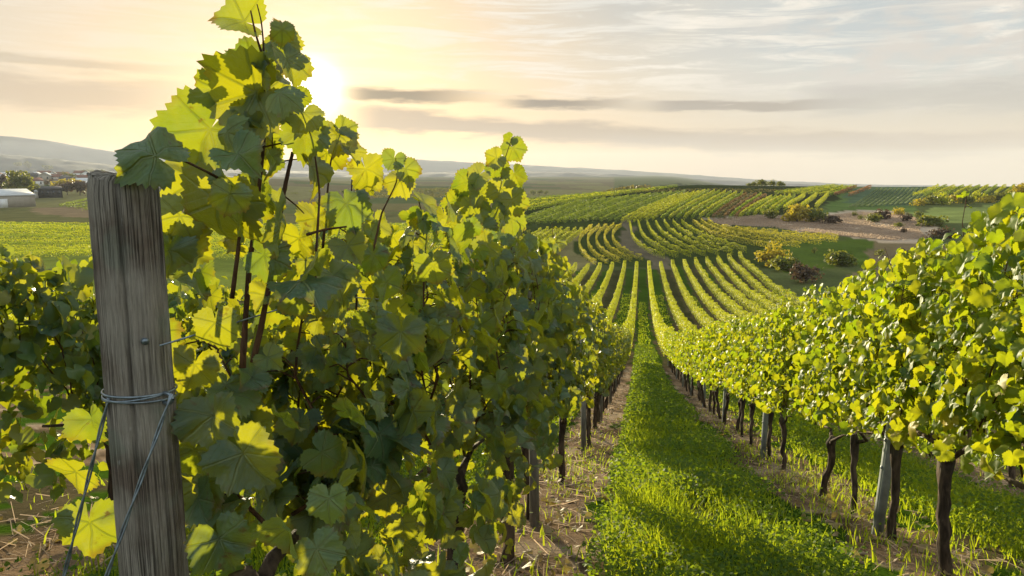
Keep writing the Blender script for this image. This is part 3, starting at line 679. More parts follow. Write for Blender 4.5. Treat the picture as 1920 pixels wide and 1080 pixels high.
tree(1768, 446, 22, 50, 'bush_brown', 'rusty bush at the end of the dry grass above the sunlit row', 'bush', name='bush', trunk=.05, n=700)
tree(1740, 424, 24, 62, 'bush_green', 'broad green bush just above the sunlit vine row top', 'bush', name='bush', trunk=.05, n=900)
tree(1724, 408, 14, 26, 'bush_green', 'little dark bush behind the broad green bush', 'bush', name='bush', trunk=.05, n=400)
for i, x in enumerate(range(1722, 1905, 22)):
    tree(x, 386 - (x - 1722) * .045 - (i % 2) * 2, 17 + 4 * (i % 3), 36, ['bush_yellow', 'bush_green', 'hedge_green'][i % 3], f'hedge bush below the crest vineyard, {nth(i + 1)} along from the weedy field', 'bush', 'hedge bushes below the crest vineyard', 'bush', .04, 420)
tree(1912, 378, 40, 40, 'bush_yellow', 'tall golden bush at the far end of the hedge', 'bush', name='bush', trunk=.06, n=700)
for i, (x, h_, w_) in enumerate([(1428, 16, 26), (1447, 12, 22), (1464, 10, 18), (1404, 7, 14), (1414, 9, 16)]):
    tree(x, 349, h_ + 1, w_ * 1.1, 'bush_green', f'{["rounded tree", "ragged tree", "small tree", "tiny shrub", "low shrub"][i]} on the skyline of the vineyard hill', 'tree', None, 'tree', .02, 420)
for i, (x, h_, w_) in enumerate([(1000, 8, 16), (1012, 9, 18), (1024, 7, 12)]):
    tree(x, 366, h_ + 3, w_, 'tree_leaf', f'{["pale", "rounded", "dark"][i]} shrub at the foot of the hazy hills beyond the slope', 'shrub', None, 'shrub', .08, 260)
for i in range(14):
    x = 1590 + i * 13 + random.uniform(-8, 8); y = random.uniform(404, 440) if i % 3 else random.uniform(470, 505)
    tree(x if i % 3 else x - 60, y, random.uniform(8, 17), random.uniform(14, 32), random.choice(['bush_green', 'bush_brown', 'bush_green', 'tree_leaf']), f'small scrub bush on the rough slope above the sunlit row, {nth(i + 1)} from the valley rows', 'bush', 'scrub bushes on the rough slope', 'bush', .03, 300)
# trees of the village
vt = [(38, 375, 56, 62, 'bush_green', 'big round yellow-green tree behind the barn'), (4, 366, 42, 34, 'bush_brown', 'dark tree at the barn roof'), (62, 372, 30, 30, 'tree_leaf', 'dark tree between the barn and the dark building'),
      (126, 366, 26, 40, 'bush_brown', 'brown tree beside the dark building'), (150, 366, 28, 44, 'bush_brown', 'wide brown tree left of the post top'), (112, 356, 20, 40, 'bush_yellow', 'golden tree behind the dark building'), (140, 356, 22, 34, 'bush_yellow', 'golden tree among the houses'),
      (88, 322, 13, 18, 'tree_leaf', 'lone round tree above the village roofs'), (34, 318, 16, 14, 'tree_leaf', 'hazy dark poplar above the village'), (54, 318, 16, 14, 'tree_leaf', 'second hazy poplar above the village'), (164, 330, 14, 22, 'tree_leaf', 'hazy tree at the village edge near the post')]
for a in vt: tree(a[0], a[1], a[2], a[3], a[4], a[5], 'tree', None, 'tree', .15, 700)
for i in range(30):
    x = -20 + i * 12 + random.uniform(-6, 6); y = 341 + random.uniform(-8, 9)
    tree(x, y, random.uniform(9, 15), random.uniform(16, 26), random.choice(['tree_leaf', 'bush_green', 'bush_brown']), f'small hazy tree between the village houses, {nth(i + 1)} along the valley', 'tree', 'trees between the village houses', 'tree', .12, 240)
for i in range(14):
    x = 500 + i * 30 + random.uniform(-8, 8); y = 362 + random.uniform(-5, 3)
    tree(x, y, random.uniform(5, 9), random.uniform(16, 30), 'tree_leaf', f'faint field tree on the far plain, {nth(i + 1)} along towards the vineyard hill', 'tree', 'trees on the far plain', 'tree', .1, 200)

# ------------------------------------------------------------------ village buildings
M['plaster'] = plain('pale_plaster', (.62, .58, .52), .8, .2, .08, .4); M['plaster_beige'] = plain('beige_cladding', (.34, .30, .24), .7, .3, .08, .5)
M['tin_roof'] = plain('pale_sheet_roof', (.55, .56, .56), .5, .4, .06, .3); M['tile_roof'] = plain('red_brown_roof', (.20, .10, .07), .8, .2, .2, .7); M['dark_roof'] = plain('slate_roof', (.07, .065, .065), .7, .3, .2, .7)
M['black_clad'] = plain('black_cladding', (.025, .024, .026), .6, .3, .2, .5); M['white_paint'] = plain('white_paint', (.78, .78, .76), .5, .4, .04, .8); M['glass'] = plain('dark_window_glass', (.04, .05, .06), .1, .6, .2, .5)
def house(px, py, w, d, hw, hr, wallm, roofm, label, cat, group=None, rot=0.0, name='house', wins=3, doors=0, ridge='x'):
    q = ground(px, py); az = math.atan2(q[0], q[1]); root = empty(name, tuple(q), label, cat, group); root.rotation_euler = (0, 0, -az + rot)
    # local: x along the front, front faces -y
    j = Join(); j.box(-w/2, w/2, 0, d, -1.0, hw)
    V, F = j.out()
    if ridge == 'x': gab = [np.array([(-w/2, 0, hw), (-w/2, d, hw), (-w/2, d/2, hw + hr * .98)]), np.array([(w/2, 0, hw), (w/2, d/2, hw + hr * .98), (w/2, d, hw)])]
    else: gab = [np.array([(-w/2, 0, hw), (0, 0, hw + hr * .98), (w/2, 0, hw)]), np.array([(-w/2, d, hw), (w/2, d, hw), (0, d, hw + hr * .98)])]
    for t_ in gab: j.add(t_, [np.array([(0, 1, 2)])])
    V, F = j.out(); mesh('wall', V, F, M[wallm], root)
    e = .35; th = .18
    if ridge == 'x': prof = [(-e, hw - e * hr / (d/2)), (d/2, hw + hr), (d + e, hw - e * hr / (d/2))]; pts = [[(s_ * (w/2 + e), y, z) for y, z in prof] for s_ in (-1, 1)]
    else: prof = [(-w/2 - e, hw - e * hr / (w/2)), (0, hw + hr), (w/2 + e, hw - e * hr / (w/2))]; pts = [[(x, s_, z) for x, z in prof] for s_ in (-e, d + e)]
    V = np.array([p for l in pts for p in l] + [(a, b, c + th) for l in pts for a, b, c in l]) + np.array([0, 0, .01])
    F = np.array([(0, 1, 4, 3), (1, 2, 5, 4), (6, 9, 10, 7), (7, 10, 11, 8), (0, 3, 9, 6), (2, 8, 11, 5), (0, 6, 7, 1), (1, 7, 8, 2), (3, 4, 10, 9), (4, 5, 11, 10)])
    mesh('roof', V, F, M[roofm], root)
    for k in range(wins):
        x = -w/2 + w * (k + .5) / wins + .0; j = Join(); j.box(x - .7, x + .7, -.06, .02, hw * .38, hw * .78); V, F = j.out(); mesh('window', V, F, M['glass'], root)
    for k in range(doors):
        x = -w/2 + w * (k + .8) / (doors + 1); j = Join(); j.box(x - 1.9, x + 1.9, -.08, .02, -.2, hw * .72); V, F = j.out(); mesh('door', V, F, M['white_paint'], root)
    return root
house(18, 389, 26, 22, 6.4, 3.2, 'plaster_beige', 'tin_roof', 'long low barn with pale sheet roof and white door on the valley meadow', 'barn', None, .35, 'barn', 0, 1, 'x')
b = house(96, 371, 14, 9, 6.2, 1.6, 'black_clad', 'dark_roof', 'dark clad building with small windows between trees beyond the barn', 'house', None, .15, 'house', 4, 0)
house(74, 371, 4.5, 6, 4.2, 1.0, 'plaster', 'tin_roof', 'small white annex against the dark clad building', 'shed', None, .15, 'shed', 1, 0)
house(305, 352, 15, 12, 6.5, 4.5, 'white_paint', 'tin_roof', 'white gabled house beside the post top, partly behind vine leaves', 'house', None, .1, 'house', 3, 0, 'y')
k = 0
for row_, (y, n_) in enumerate(((349, 12), (341, 14), (334, 15))):
    for i in range(n_):
        k += 1; x = -10 + i * (330 / n_) + random.uniform(-7, 7)
        house(x, y + random.uniform(-2, 2), random.uniform(9, 16), random.uniform(8, 11), random.uniform(4, 6), random.uniform(2.4, 3.6), random.choice(['plaster', 'white_paint', 'plaster_beige']), random.choice(['tile_roof', 'dark_roof', 'tin_roof', 'tile_roof']),
              f'hazy village house in the {["near", "middle", "back"][row_]} street, {nth(i + 1)} along from the barn', 'house', 'village houses', random.uniform(-.6, .6), 'house', 2, 0, random.choice('xy'))

# ------------------------------------------------------------------ vines close by
SLOPE = -.24
def vine_parts(seed, lod, h=2.05, nleaf=430, half=.60, width=.24, shoots=11, tall=.35, rsize=(.055, .088), low=.62, ymin=-9.0):
    """one grape vine: trunk, canes, leaves, standing at the origin on the slope"""
    g = np.random.default_rng(seed)
    hd = g.uniform(.62, .80); lx, ly = g.normal(0, .05), g.normal(0, .10)
    zs = np.linspace(-.12, hd, 12); wob = np.cumsum(g.normal(0, .0085, (12, 2)), axis=0); fr = (zs + .12) / (hd + .12)
    P = np.stack([lx * fr + wob[:, 0], ly * fr + wob[:, 1], zs], -1); r0 = g.uniform(.024, .036)
    rad = r0 * (1.15 - .35 * np.sin(fr * 3.0) * .5 + .9 * np.maximum(fr - .78, 0) * 3.2); rad[-1] *= .55; rad[0] *= 1.35; rad[1] *= 1.15
    seg = {0: 14, 1: 9, 2: 7}[lod]
    J = Join(); J.add(*tube(P, rad, seg, True, .30, seed)); head = P[-2]
    for s_ in (-1, 1):   # short arms from the head
        a = np.array([head, head + (g.normal(0, .02), s_ * .10, .06), head + (g.normal(0, .03), s_ * .28, .12 + SLOPE * s_ * .28), head + (0, s_ * .5, .13 + SLOPE * s_ * .5)])
        J.add(*tube(a, [r0 * .8, r0 * .55, r0 * .38, r0 * .25], max(seg - 3, 5), True, .15, seed + 3))
    trunk = J.out()
    C = Join(); LP, LT, LN, LS, LR = [], [], [], [], []
    pet = []
    for i in range(shoots):
        y = g.uniform(max(-half, ymin + .08), half); x = g.normal(0, width * .30); top = h * g.uniform(.82, 1.03)
        if g.random() < tall: top += g.uniform(.05, .24)
        z0 = hd + .10; n = 9; f = np.linspace(0, 1, n)
        px = x * np.minimum(1, f * 3) + np.cumsum(g.normal(0, .022, n)); py_ = y * np.minimum(1, .55 + f) + np.cumsum(g.normal(0, .02, n)); pz = z0 + (top - z0) * f
        Q = np.stack([px, py_, pz + SLOPE * y], -1)
        C.add(*tube(Q, np.linspace(.0052, .0018, n), 5 if lod < 2 else 4))
        m_ = int(nleaf * .42 / shoots); ff = np.sort(g.uniform(.02, 1, m_)) ** .9
        for q_ in range(m_):
            base = np.array([np.interp(ff[q_], f, Q[:, c]) for c in range(3)])
            a = g.uniform(0, 6.28); out = np.array([math.cos(a) * 1.0, math.sin(a) * .8, .25]); pl = g.uniform(.05, .12) * (1 - .5 * ff[q_])
            p = base + out * pl; LP.append(p); LN.append(out * .8 + np.array([0, 0, .55]) + g.normal(0, .35, 3)); LT.append(out * .55 + np.array([0, 0, -.75]) + g.normal(0, .35, 3))
            LS.append(g.uniform(*rsize) * (1.08 - .55 * ff[q_] ** 2)); LR.append(g.random() * .9); pet.append((base, p))
    m_ = nleaf - len(LP); sgn = g.choice([-1, 1], m_); zf = g.beta(1.25, 1.15, m_); y = g.uniform(max(-half, ymin), half, m_)
    zz = low + (h - low) * zf; wx = width * (1 - .45 * np.maximum(zf - .7, 0) / .3) * g.uniform(.45, 1.12, m_)
    p = np.stack([sgn * wx, y, zz + SLOPE * y], -1)
    N = np.stack([sgn * 1.0, g.normal(0, .3, m_), .40 + 0 * y], -1) + g.normal(0, .58, (m_, 3)); T = np.stack([sgn * .35, g.normal(0, .35, m_), -.8 + 0 * y], -1) + g.normal(0, .48, (m_, 3))
    LP = np.concatenate([np.array(LP), p]); LN = np.concatenate([np.array(LN), N]); LT = np.concatenate([np.array(LT), T])
    LS = np.concatenate([LS, g.uniform(*rsize, m_)]); lowold = np.where(zf < .22, .25, 0.0)
    LR = np.concatenate([LR, np.clip(g.random(m_) * .95 + lowold * g.random(m_), 0, 1)])
    tm = {0: TH, 1: TM, 2: TL}[lod]
    leaf = leaves(tm, LP, LT, LN, LS, LR, g)
    if lod == 0:
        for a, b_ in pet: C.add(*tube([a, (a + b_) / 2 + np.array([0, 0, .012]), b_], [.0022, .0018, .0016], 4, False))
    # shoots that lie low and dry under the canopy
    return trunk, C.out(), leaf
def make_vine(loc, parts, leafm, label, group, root=None):
    root = empty('grape_vine', loc, label, 'grape vine', group)
    tr, ca, lf = parts
    mesh('trunk', tr[0], tr[1], M['bark'], root, smooth=True); mesh('cane', ca[0], ca[1], M['cane'], root, smooth=True)
    mesh('foliage', lf[0], lf[1], M[leafm], root, {'lp': lf[2]}, smooth=True)
    return root
def copy_vine(src, loc, label, mirror, sc):
    r = src.copy(); COL.objects.link(r); r.location = loc; r['label'] = label; r.scale = (-sc if mirror else sc, sc, sc)
    for c in src.children:
        d = c.copy(); COL.objects.link(d); d.parent = r
    return r
def plant_row(x, ys, leafm, fmt, group, lods, seed, h, **kw):
    protos = {}
    g = np.random.default_rng(seed)
    first = kw.pop('first', {})
    for i, y in enumerate(ys):
        lod = lods(y); loc = (x + g.normal(0, .03), y, float(H(x, y))); lab = fmt.format(o=nth(i + 1))
        nv = {0: 99, 1: 4, 2: 4}[lod]; cand = protos.setdefault(lod, [])
        if len(cand) < nv:
            par = dict(kw); par.update({k_: v_ for k_, v_ in first.get(i, {}).items() if k_ != 'h'})
            if lod == 1: par['nleaf'] = int(kw.get('nleaf', 430) * .92)
            if lod == 2: par['nleaf'] = int(kw.get('nleaf', 430) * .85); par['rsize'] = (.045, .085)
            cand.append(make_vine(loc, vine_parts(seed * 100 + i, lod, first.get(i, {}).get('h', h * g.uniform(.96, 1.05)), **par), leafm, lab, group))
        else: copy_vine(cand[int(g.integers(0, nv))], loc, lab, g.random() < .5, g.uniform(.95, 1.06))
lodA = lambda y: 0 if y < 5.2 else (1 if y < 13 else 2)
def yrow(px, py, x):
    r = ray(px, py); return float(x * r[1] / r[0])
ysA = [1.36, 2.55] + [yrow(940, 1080, XA), yrow(980, 1030, XA) + .35, yrow(1050, 930, XA), yrow(1095, 860, XA)]
while ysA[-1] < 43: ysA.append(ysA[-1] + 1.12 + .12 * math.sin(len(ysA) * 2.3))
ysB = [2.6 if True else 0, 3.75] + [yrow(1780, 1075, XB), yrow(1675, 1030, XB), yrow(1595, 980, XB), yrow(1550, 950, XB) + .25, yrow(1465, 890, XB)]
ysB = sorted(ysB[2:]); ysB = [ysB[0] - 2.1, ysB[0] - 1.0] + ysB
while ysB[-1] < 43: ysB.append(ysB[-1] + 1.1 + .15 * math.sin(len(ysB) * 1.7))
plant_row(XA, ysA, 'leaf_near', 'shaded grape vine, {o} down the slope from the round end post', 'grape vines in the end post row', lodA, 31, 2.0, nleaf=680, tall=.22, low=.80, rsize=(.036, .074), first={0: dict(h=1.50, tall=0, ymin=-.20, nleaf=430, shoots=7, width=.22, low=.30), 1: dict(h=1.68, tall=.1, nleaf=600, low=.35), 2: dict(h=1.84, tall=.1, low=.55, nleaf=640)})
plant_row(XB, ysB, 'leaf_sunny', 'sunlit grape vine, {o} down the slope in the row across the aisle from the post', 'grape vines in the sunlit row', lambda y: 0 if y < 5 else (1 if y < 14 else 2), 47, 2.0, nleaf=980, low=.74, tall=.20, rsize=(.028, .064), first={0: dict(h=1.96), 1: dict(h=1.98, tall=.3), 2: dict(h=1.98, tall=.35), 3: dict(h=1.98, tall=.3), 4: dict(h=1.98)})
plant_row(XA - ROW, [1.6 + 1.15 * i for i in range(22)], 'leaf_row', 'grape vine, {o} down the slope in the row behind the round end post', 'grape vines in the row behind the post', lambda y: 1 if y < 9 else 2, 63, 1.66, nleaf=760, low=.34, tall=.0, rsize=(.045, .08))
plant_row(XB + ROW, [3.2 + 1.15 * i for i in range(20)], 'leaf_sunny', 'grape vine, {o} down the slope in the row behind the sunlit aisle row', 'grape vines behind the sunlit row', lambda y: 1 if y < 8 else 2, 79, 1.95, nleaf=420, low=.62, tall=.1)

# ------------------------------------------------------------------ the round end post with its ties
def up(px, py, depth): return ray(px, py) * depth
PT = up(231, 331, 1.085); PB = up(290, 1080, 1.16)
def build_post():
    d = nrm(PB - PT); zg = None
    L = 0
    for L in np.arange(.5, 2.4, .01):
        q = PT + d * L
        if q[2] < float(H(q[0], q[1])) - .12: break
    root = empty('end_post', tuple(PT + d * L), 'round weathered grey end post with cracked wood at the row end', 'post')
    ax = -d; bx = nrm(np.cross(ax, [0, 1.0, 0])); by = np.cross(ax, bx)
    g = np.random.default_rng(3); seg = 72; n = 70; fz = np.concatenate([np.linspace(0, .985, n - 4), [.991, .996, .999, 1.0]]); V = []
    a = np.linspace(0, 2*np.pi, seg, endpoint=False)
    cracks = [(1.9, .010, .0, 1.0), (4.2, .012, .1, .55), (5.1, .013, .45, 1.0), (5.75, .008, .2, .8), (3.4, .007, .5, 1.0), (4.65, .006, .6, 1.0)]
    for f in fz:
        r = .0470 + .0015 * (1 - f); rr = r + .0012 * np.sin(3 * a + 1) + .0010 * np.sin(7 * a + 9 * f) + g.normal(0, .0003, seg)
        for ca, dp, f0, f1 in cracks:
            if f0 <= f <= f1:
                c_ = ca + .10 * math.sin(f * 7 + ca); dd = np.abs((a - c_ + np.pi) % (2*np.pi) - np.pi); rr = rr - dp * np.clip(1 - dd / .10, 0, 1)
        if f > .985: rr = rr * (1 - (f - .985) * 5.5) + g.normal(0, .0006, seg)
        z = np.full(seg, L * f) + (np.where(f > .985, 1, 0) * (.006 * np.sin(a * 2 + 1) + g.normal(0, .0016, seg)))
        V.append(rr[:, None] * np.cos(a)[:, None] * [1, 0, 0] + rr[:, None] * np.sin(a)[:, None] * [0, 1, 0] + z[:, None] * [0, 0, 1])
    for q in (.8, .5, .2): 
        top = V[n - 1]; W = top.copy(); W[:, :2] *= q; W[:, 2] = L + .004 * np.sin(a * 2 + 1) * q + g.normal(0, .0018, seg) + .002; V.append(W)
    V = np.concatenate(V); nn = n + 3
    i = np.arange(nn - 1)[:, None] * seg; j = np.arange(seg)[None]; k = (j + 1) % seg
    F = np.stack([i + j, i + k, i + seg + k, i + seg + j], -1).reshape(-1, 4); cap = np.arange((nn-1)*seg, nn*seg)[None]
    from mathutils import Matrix
    o = mesh('wood', V, [F, cap], M['post'], root, smooth=True)
    Mx = Matrix((( bx[0], by[0], ax[0]), (bx[1], by[1], ax[1]), (bx[2], by[2], ax[2])))
    root.rotation_euler = Mx.to_euler()
    # wire collar, staple and nail on the wood, in post coordinates
    def loc(P): return np.array(Mx.inverted() @ Vector(P - (PT + d * L)))
    zc = loc(up(265, 748, 1.1))[2]
    J = Join(); a2 = np.linspace(0, 2*np.pi, 41)
    for dz, t_ in ((0, .004), (.0042, -.003), (.0085, .002)):
        R_ = .0505; P = np.stack([R_*np.cos(a2), R_*np.sin(a2), zc + dz + t_*np.sin(a2 + 1)], -1); J.add(*tube(P, .0017, 6, False))
    right = loc(up(335, 738, 1.09)); 
    P = np.array([np.array([math.cos(t_), math.sin(t_), 0]) for t_ in np.linspace(0, 6.28, 15)]) * [.011, .011, 0]
    rr = nrm(np.array([right[0], right[1], 0])); J.add(*tube(np.array([rr * (.055 + .012*math.cos(t_)) + [0, 0, zc + .008*math.sin(t_)] for t_ in np.linspace(0, 6.28, 15)]), .003, 6, False))
    V, F = J.out(); mesh('wire_collar', V, F, M['wire'], root, smooth=True)
    s0 = loc(up(287, 648, 1.04)); sdir = nrm(np.array([s0[0], s0[1], 0]))
    J = Join(); J.add(*tube(np.array([sdir*.040 + [0, 0, s0[2]], sdir*.056 + [0, 0, s0[2]], sdir*.058 + [0, 0, s0[2] - .001]]), [.0045, .0052, .003], 10)); V, F = J.out()
    mesh('nail', V, F, M['wire'], root, smooth=True)
    return root
build_post()
def strand(pts, r, name, label, cat, group=None, seg=6):
    pts = np.asarray(pts, float); o0 = pts[0].copy(); V, F = tube(pts - o0, r, seg); o = mesh(name, V, F, M['wire'], smooth=True); o.location = tuple(o0); return tag(o, label, cat, group)
anc = ground(-75, 1850) + np.array([0, 0, -.03])
def twist(a, b, r, turns, n=90):
    t = np.linspace(0, 1, n); d = nrm(b - a); u = nrm(np.cross(d, [0.3, 1, 0.2])); v = np.cross(d, u)
    return a + (b - a) * t[:, None] + r * (np.cos(t * turns * 6.28)[:, None] * u + np.sin(t * turns * 6.28)[:, None] * v)
for i, (p, dp, lab) in enumerate([((205, 742), 1.085, 'blue-grey guy wire down from the post collar, the one clear of the wood'), ((322, 738), 1.05, 'blue-grey guy wire crossing in front of the round post')]):
    a = up(p[0], p[1], dp); q1 = up([120, 200][i], 1080, [1.10, 1.03][i]); dirv = nrm(q1 - a); 
    b = a + dirv * 1.6
    for s_ in np.arange(.3, 2.5, .01):
        b = a + dirv * s_
        if b[2] < float(H(b[0], b[1])): break
    J = Join(); 
    for ph in (0, 1): 
        A = twist(a, b, .0017, 9, 100) if ph == 0 else a + b - twist(b, a, .0022, 9, 100)[::1]
        A = A if ph == 0 else twist(a, b, -.0017, 9, 100)
        J.add(*tube(A, .0016, 5))
    V, F = J.out(); o0 = np.array(a); o = mesh('guy_wire', V - o0, F, M['wire'], smooth=True); o.location = tuple(o0); tag(o, lab, 'wire', 'guy wires of the end post')

# stakes and trellis wires
def stake(x, y, h, mat, label, group, lean=(0, 0), w=.022, d=.018):
    z = float(H(x, y)); root = empty('trellis_stake', (x, y, z), label, 'stake', group); J = Join()
    if mat == 'metalpost':       # folded steel channel with hook notches
        for b_ in ((-w, w, -d, -d + .004), (-w, -w + .004, -d + .0041, d), (w - .004, w, -d + .0041, d)): J.box(*b_, -.3, h)
        hk = Join()
        for zz in np.arange(.5, h, .2):
            for s_ in (-1, 1): hk.box(s_*(w + .005) - .0048, s_*(w + .005) + .0048, -.008, .008, zz, zz + .02)
        V, F = hk.out(); mesh('wire_hook', V, F, M[mat], root)
    else:
        P = [(0, 0, -.3), (0.004, 0, h * .4), (-.003, .004, h * .8), (0, 0, h)]; J.add(*tube(P, [.034, .032, .031, .026], 10, True, .05, int(y*10)))
    V, F = J.out(); mesh('shaft', V, F, M[mat], root); root.rotation_euler = (lean[0], lean[1], 0.15)
    return root
yb = yrow(1660, 1020, XB)
ysS = [yb + 4.6 * i + .2*math.sin(i) for i in range(9)]
for i, y in enumerate(ysS): stake(XB - .06, y, 1.74 - .05*(i % 2), 'metalpost', f'galvanised steel stake, {nth(i + 1)} down the slope in the sunlit vine row', 'steel stakes of the sunlit row', (.01, .05 if i == 0 else .01), .03, .025)
ya = yrow(1005, 1005, XA + .06)
for i in range(8): stake(XA + .05, ya + 4.6 * i, 1.9, 'greypost', f'grey wooden stake, {nth(i + 1)} down the slope in the end post row', 'wooden stakes of the end post row', (.0, -.02))
def wire_row(x, y0, y1, hz, label, group, start=None):
    ys = np.arange(y0, y1, .6); g = np.random.default_rng(int(hz*100 + x*7 + 500)); P = np.stack([np.full(ys.shape, x) + g.normal(0, .004, len(ys)), ys, H(x, ys) + hz + g.normal(0, .006, len(ys))], -1)
    if start is not None: P = np.concatenate([[start], P[P[:, 1] > start[1] + .15]])
    strand(P, .0016, 'trellis_wire', label, 'wire', group, 5)
nail = up(300, 648, 1.06)
wire_row(XA, 1.0, 43, 1.37, 'trellis wire strung from the nail on the round end post', 'trellis wires', nail)
wire_row(XA + .02, 2.5, 43, .95, 'lower trellis wire above the trunks of the end post row', 'trellis wires')
for hz, nm in ((.78, 'lowest'), (1.25, 'middle'), (1.7, 'upper')): wire_row(XB - .03, 1.5, 43, hz, f'{nm} trellis wire through the sunlit vine row', 'trellis wires')

# ------------------------------------------------------------------ big leaves and shoots beside the post (they belong to the first vine)
def hero():
    root = [o for o in bpy.data.objects if o.name.startswith('grape_vine') and o.get('label', '').startswith('shaded grape vine, first')][0]
    o0 = np.array(root.location); g = np.random.default_rng(77)
    L = [  # px, py of the blade centre, width px, tip direction in the picture (deg, 0 down, 90 right), depth, face yaw, face pitch, random
        (440, 34, 92, -95, 1.42, .5, .75, .35), (528, 62, 66, 175, 1.40, .9, .2, .30), (546, 128, 92, 10, 1.38, 1.0, .1, .45), (470, 100, 88, -165, 1.43, .2, .3, .40),
        (452, 182, 158, -75, 1.40, .1, .15, .55), (392, 172, 66, -60, 1.46, .6, .2, .2), (400, 132, 52, -110, 1.5, .5, .4, .3), (380, 268, 150, -30, 1.42, .1, .1, .25), (428, 262, 80, 30, 1.30, -.5, .3, .75),
        (458, 300, 92, 40, 1.27, -.2, .5, .8), (268, 282, 128, -110, 1.04, .15, .35, .62), (262, 330, 60, -10, 1.06, .8, .0, .5), (402, 408, 165, -20, 1.30, .05, .0, .02), (352, 345, 120, -50, 1.44, .3, .2, .3),
        (572, 262, 88, -5, 1.36, 1.0, .0, .4), (592, 330, 80, 8, 1.40, .9, -.1, .3), (520, 205, 62, 60, 1.44, .4, .2, .28), (500, 270, 60, -20, 1.5, .3, .3, .2), (560, 190, 46, 20, 1.42, 1.0, .3, .5),
        (632, 262, 76, -20, 1.62, .2, .3, .3), (650, 250, 52, 80, 1.66, .5, .6, .35), (612, 300, 72, -10, 1.62, .4, .1, .3), (660, 290, 52, 10, 1.62, .7, .2, .45), (690, 330, 70, 20, 1.72, .9, .1, .7),
        (735, 305, 46, -20, 1.95, .3, .5, .4), (765, 325, 52, 20, 1.95, .4, .2, .35), (745, 345, 56, -30, 1.95, .3, .1, .28), (330, 420, 92, -30, 1.36, .6, .1, .6), (320, 480, 100, -15, 1.3, .3, .0, .1), (352, 470, 120, 5, 1.42, .2, .1, .3),
        (405, 620, 110, 5, 1.14, .2, -.1, .72), (495, 560, 80, -20, 1.35, .1, .2, .3), (560, 570, 90, 15, 1.4, .3, .3, .25), (655, 395, 92, 10, 1.5, .6, .1, .4), (590, 420, 70, -10, 1.5, .4, .2, .3), (560, 460, 96, -5, 1.55, .1, .1, .3),
        (510, 675, 70, 50, 1.28, -.1, .6, .85), (750, 640, 125, -5, 1.5, -.1, .0, .05), (690, 620, 92, -20, 1.55, .0, .1, .1), (660, 470, 92, 30, 1.5, .6, .1, .45), (815, 510, 96, 10, 1.75, .1, .0, .08), (700, 490, 90, -8, 1.7, .4, .2, .4),
        (360, 700, 120, -20, 1.22, .1, .1, .15), (400, 800, 150, 10, 1.15, .0, .0, .05), (470, 870, 170, 35, 1.12, .0, .35, .03), (360, 860, 120, -20, 1.2, .1, .0, .1), (545, 1000, 120, -5, 1.08, .5, -.1, .75), (615, 950, 100, 5, 1.12, -.2, .2, .78), (600, 1045, 120, 25, 1.05, -.2, .4, .6), (420, 1030, 150, 20, 1.1, .0, .3, .1),
        (130, 890, 120, -60, 1.35, .2, .1, .3), (170, 1000, 150, 0, 1.22, .1, .0, .35), (175, 800, 100, 20, 1.4, .4, .0, .4), (640, 940, 60, -40, 1.2, .2, .4, .8), (820, 620, 60, 0, 1.9, .0, .2, .6)]
    for k in range(44):
        f = g.random(); yy = 60 + 400 * f; cx0 = np.interp(yy, [0, 60, 130, 300, 420, 500], [470, 495, 490, 470, 440, 430]); sp = np.interp(yy, [0, 100, 250, 450], [30, 55, 95, 110])
        L.append((cx0 + g.normal(0, sp * .50) + (30 if yy < 300 else 0), yy, g.uniform(30, 74), g.normal(0, 55), 1.42 + g.normal(0, .09), g.normal(0, .7), g.normal(.2, .4), g.random() * .95))
    c, s = math.cos(YAW), math.sin(YAW); camR = np.array([c, s, 0]); camF = np.array([-s, c, 0]); upv = np.array([0, 0, 1.0])
    P, T, N, S, Rn = [], [], [], [], []
    for px, py, w, tip, dp, fy, fp, rn in L:
        a = R(tip); t = camR * math.sin(a) - upv * math.cos(a)
        n = -camF * math.cos(fy) * math.cos(fp) + camR * math.sin(fy) + upv * math.sin(fp)
        sz = w * dp / FPX / 1.45 * (.68 if py > 440 else .92)
        n = n + g.normal(0, .30, 3)
        n = n / np.linalg.norm(n); t = t - n * (t @ n); t /= np.linalg.norm(t)
        P.append(up(px, py, dp) - t * sz * .30 - o0); T.append(t); N.append(n); S.append(sz); Rn.append(rn)
    P, T, N, S, Rn = map(np.array, (P, T, N, S, Rn))
    for i in range(len(P)):
        V, F, lp = leaves(TH, P[i:i+1], T[i:i+1], N[i:i+1], S[i:i+1], Rn[i:i+1], g, 2.0)
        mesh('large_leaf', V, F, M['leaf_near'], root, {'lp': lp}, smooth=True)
    def cane(pts, r0, r1):
        q = np.array([up(*p) for p in pts]) - o0; n = len(q); t = np.linspace(0, n - 1, n * 4); q2 = np.stack([np.interp(t, np.arange(n), q[:, k]) for k in range(3)], -1)
        q2[1:-1] = (q2[:-2] + q2[1:-1] * 2 + q2[2:]) / 4
        V, F = tube(q2, np.linspace(r0, r1, len(q2)) * .72, 8, True, .12, len(pts)); mesh('thick_cane', V, F, M['cane'], root, smooth=True)
    cane([(455, 690, 1.38), (460, 600, 1.38), (468, 500, 1.39), (480, 400, 1.40), (492, 300, 1.42), (498, 200, 1.42), (500, 130, 1.42), (478, 60, 1.42), (470, 20, 1.42)], .0085, .0020)
    cane([(475, 680, 1.36), (500, 560, 1.36), (515, 480, 1.36), (524, 410, 1.37), (532, 360, 1.37), (541, 320, 1.38), (549, 285, 1.38)], .0080, .0045)
    cane([(435, 560, 1.36), (450, 440, 1.36), (455, 370, 1.36), (440, 350, 1.30), (380, 318, 1.17), (322, 290, 1.06)], .0058, .0022)
    cane([(498, 230, 1.42), (494, 80, 1.42), (490, 40, 1.42), (482, 8, 1.42)], .003, .0014)
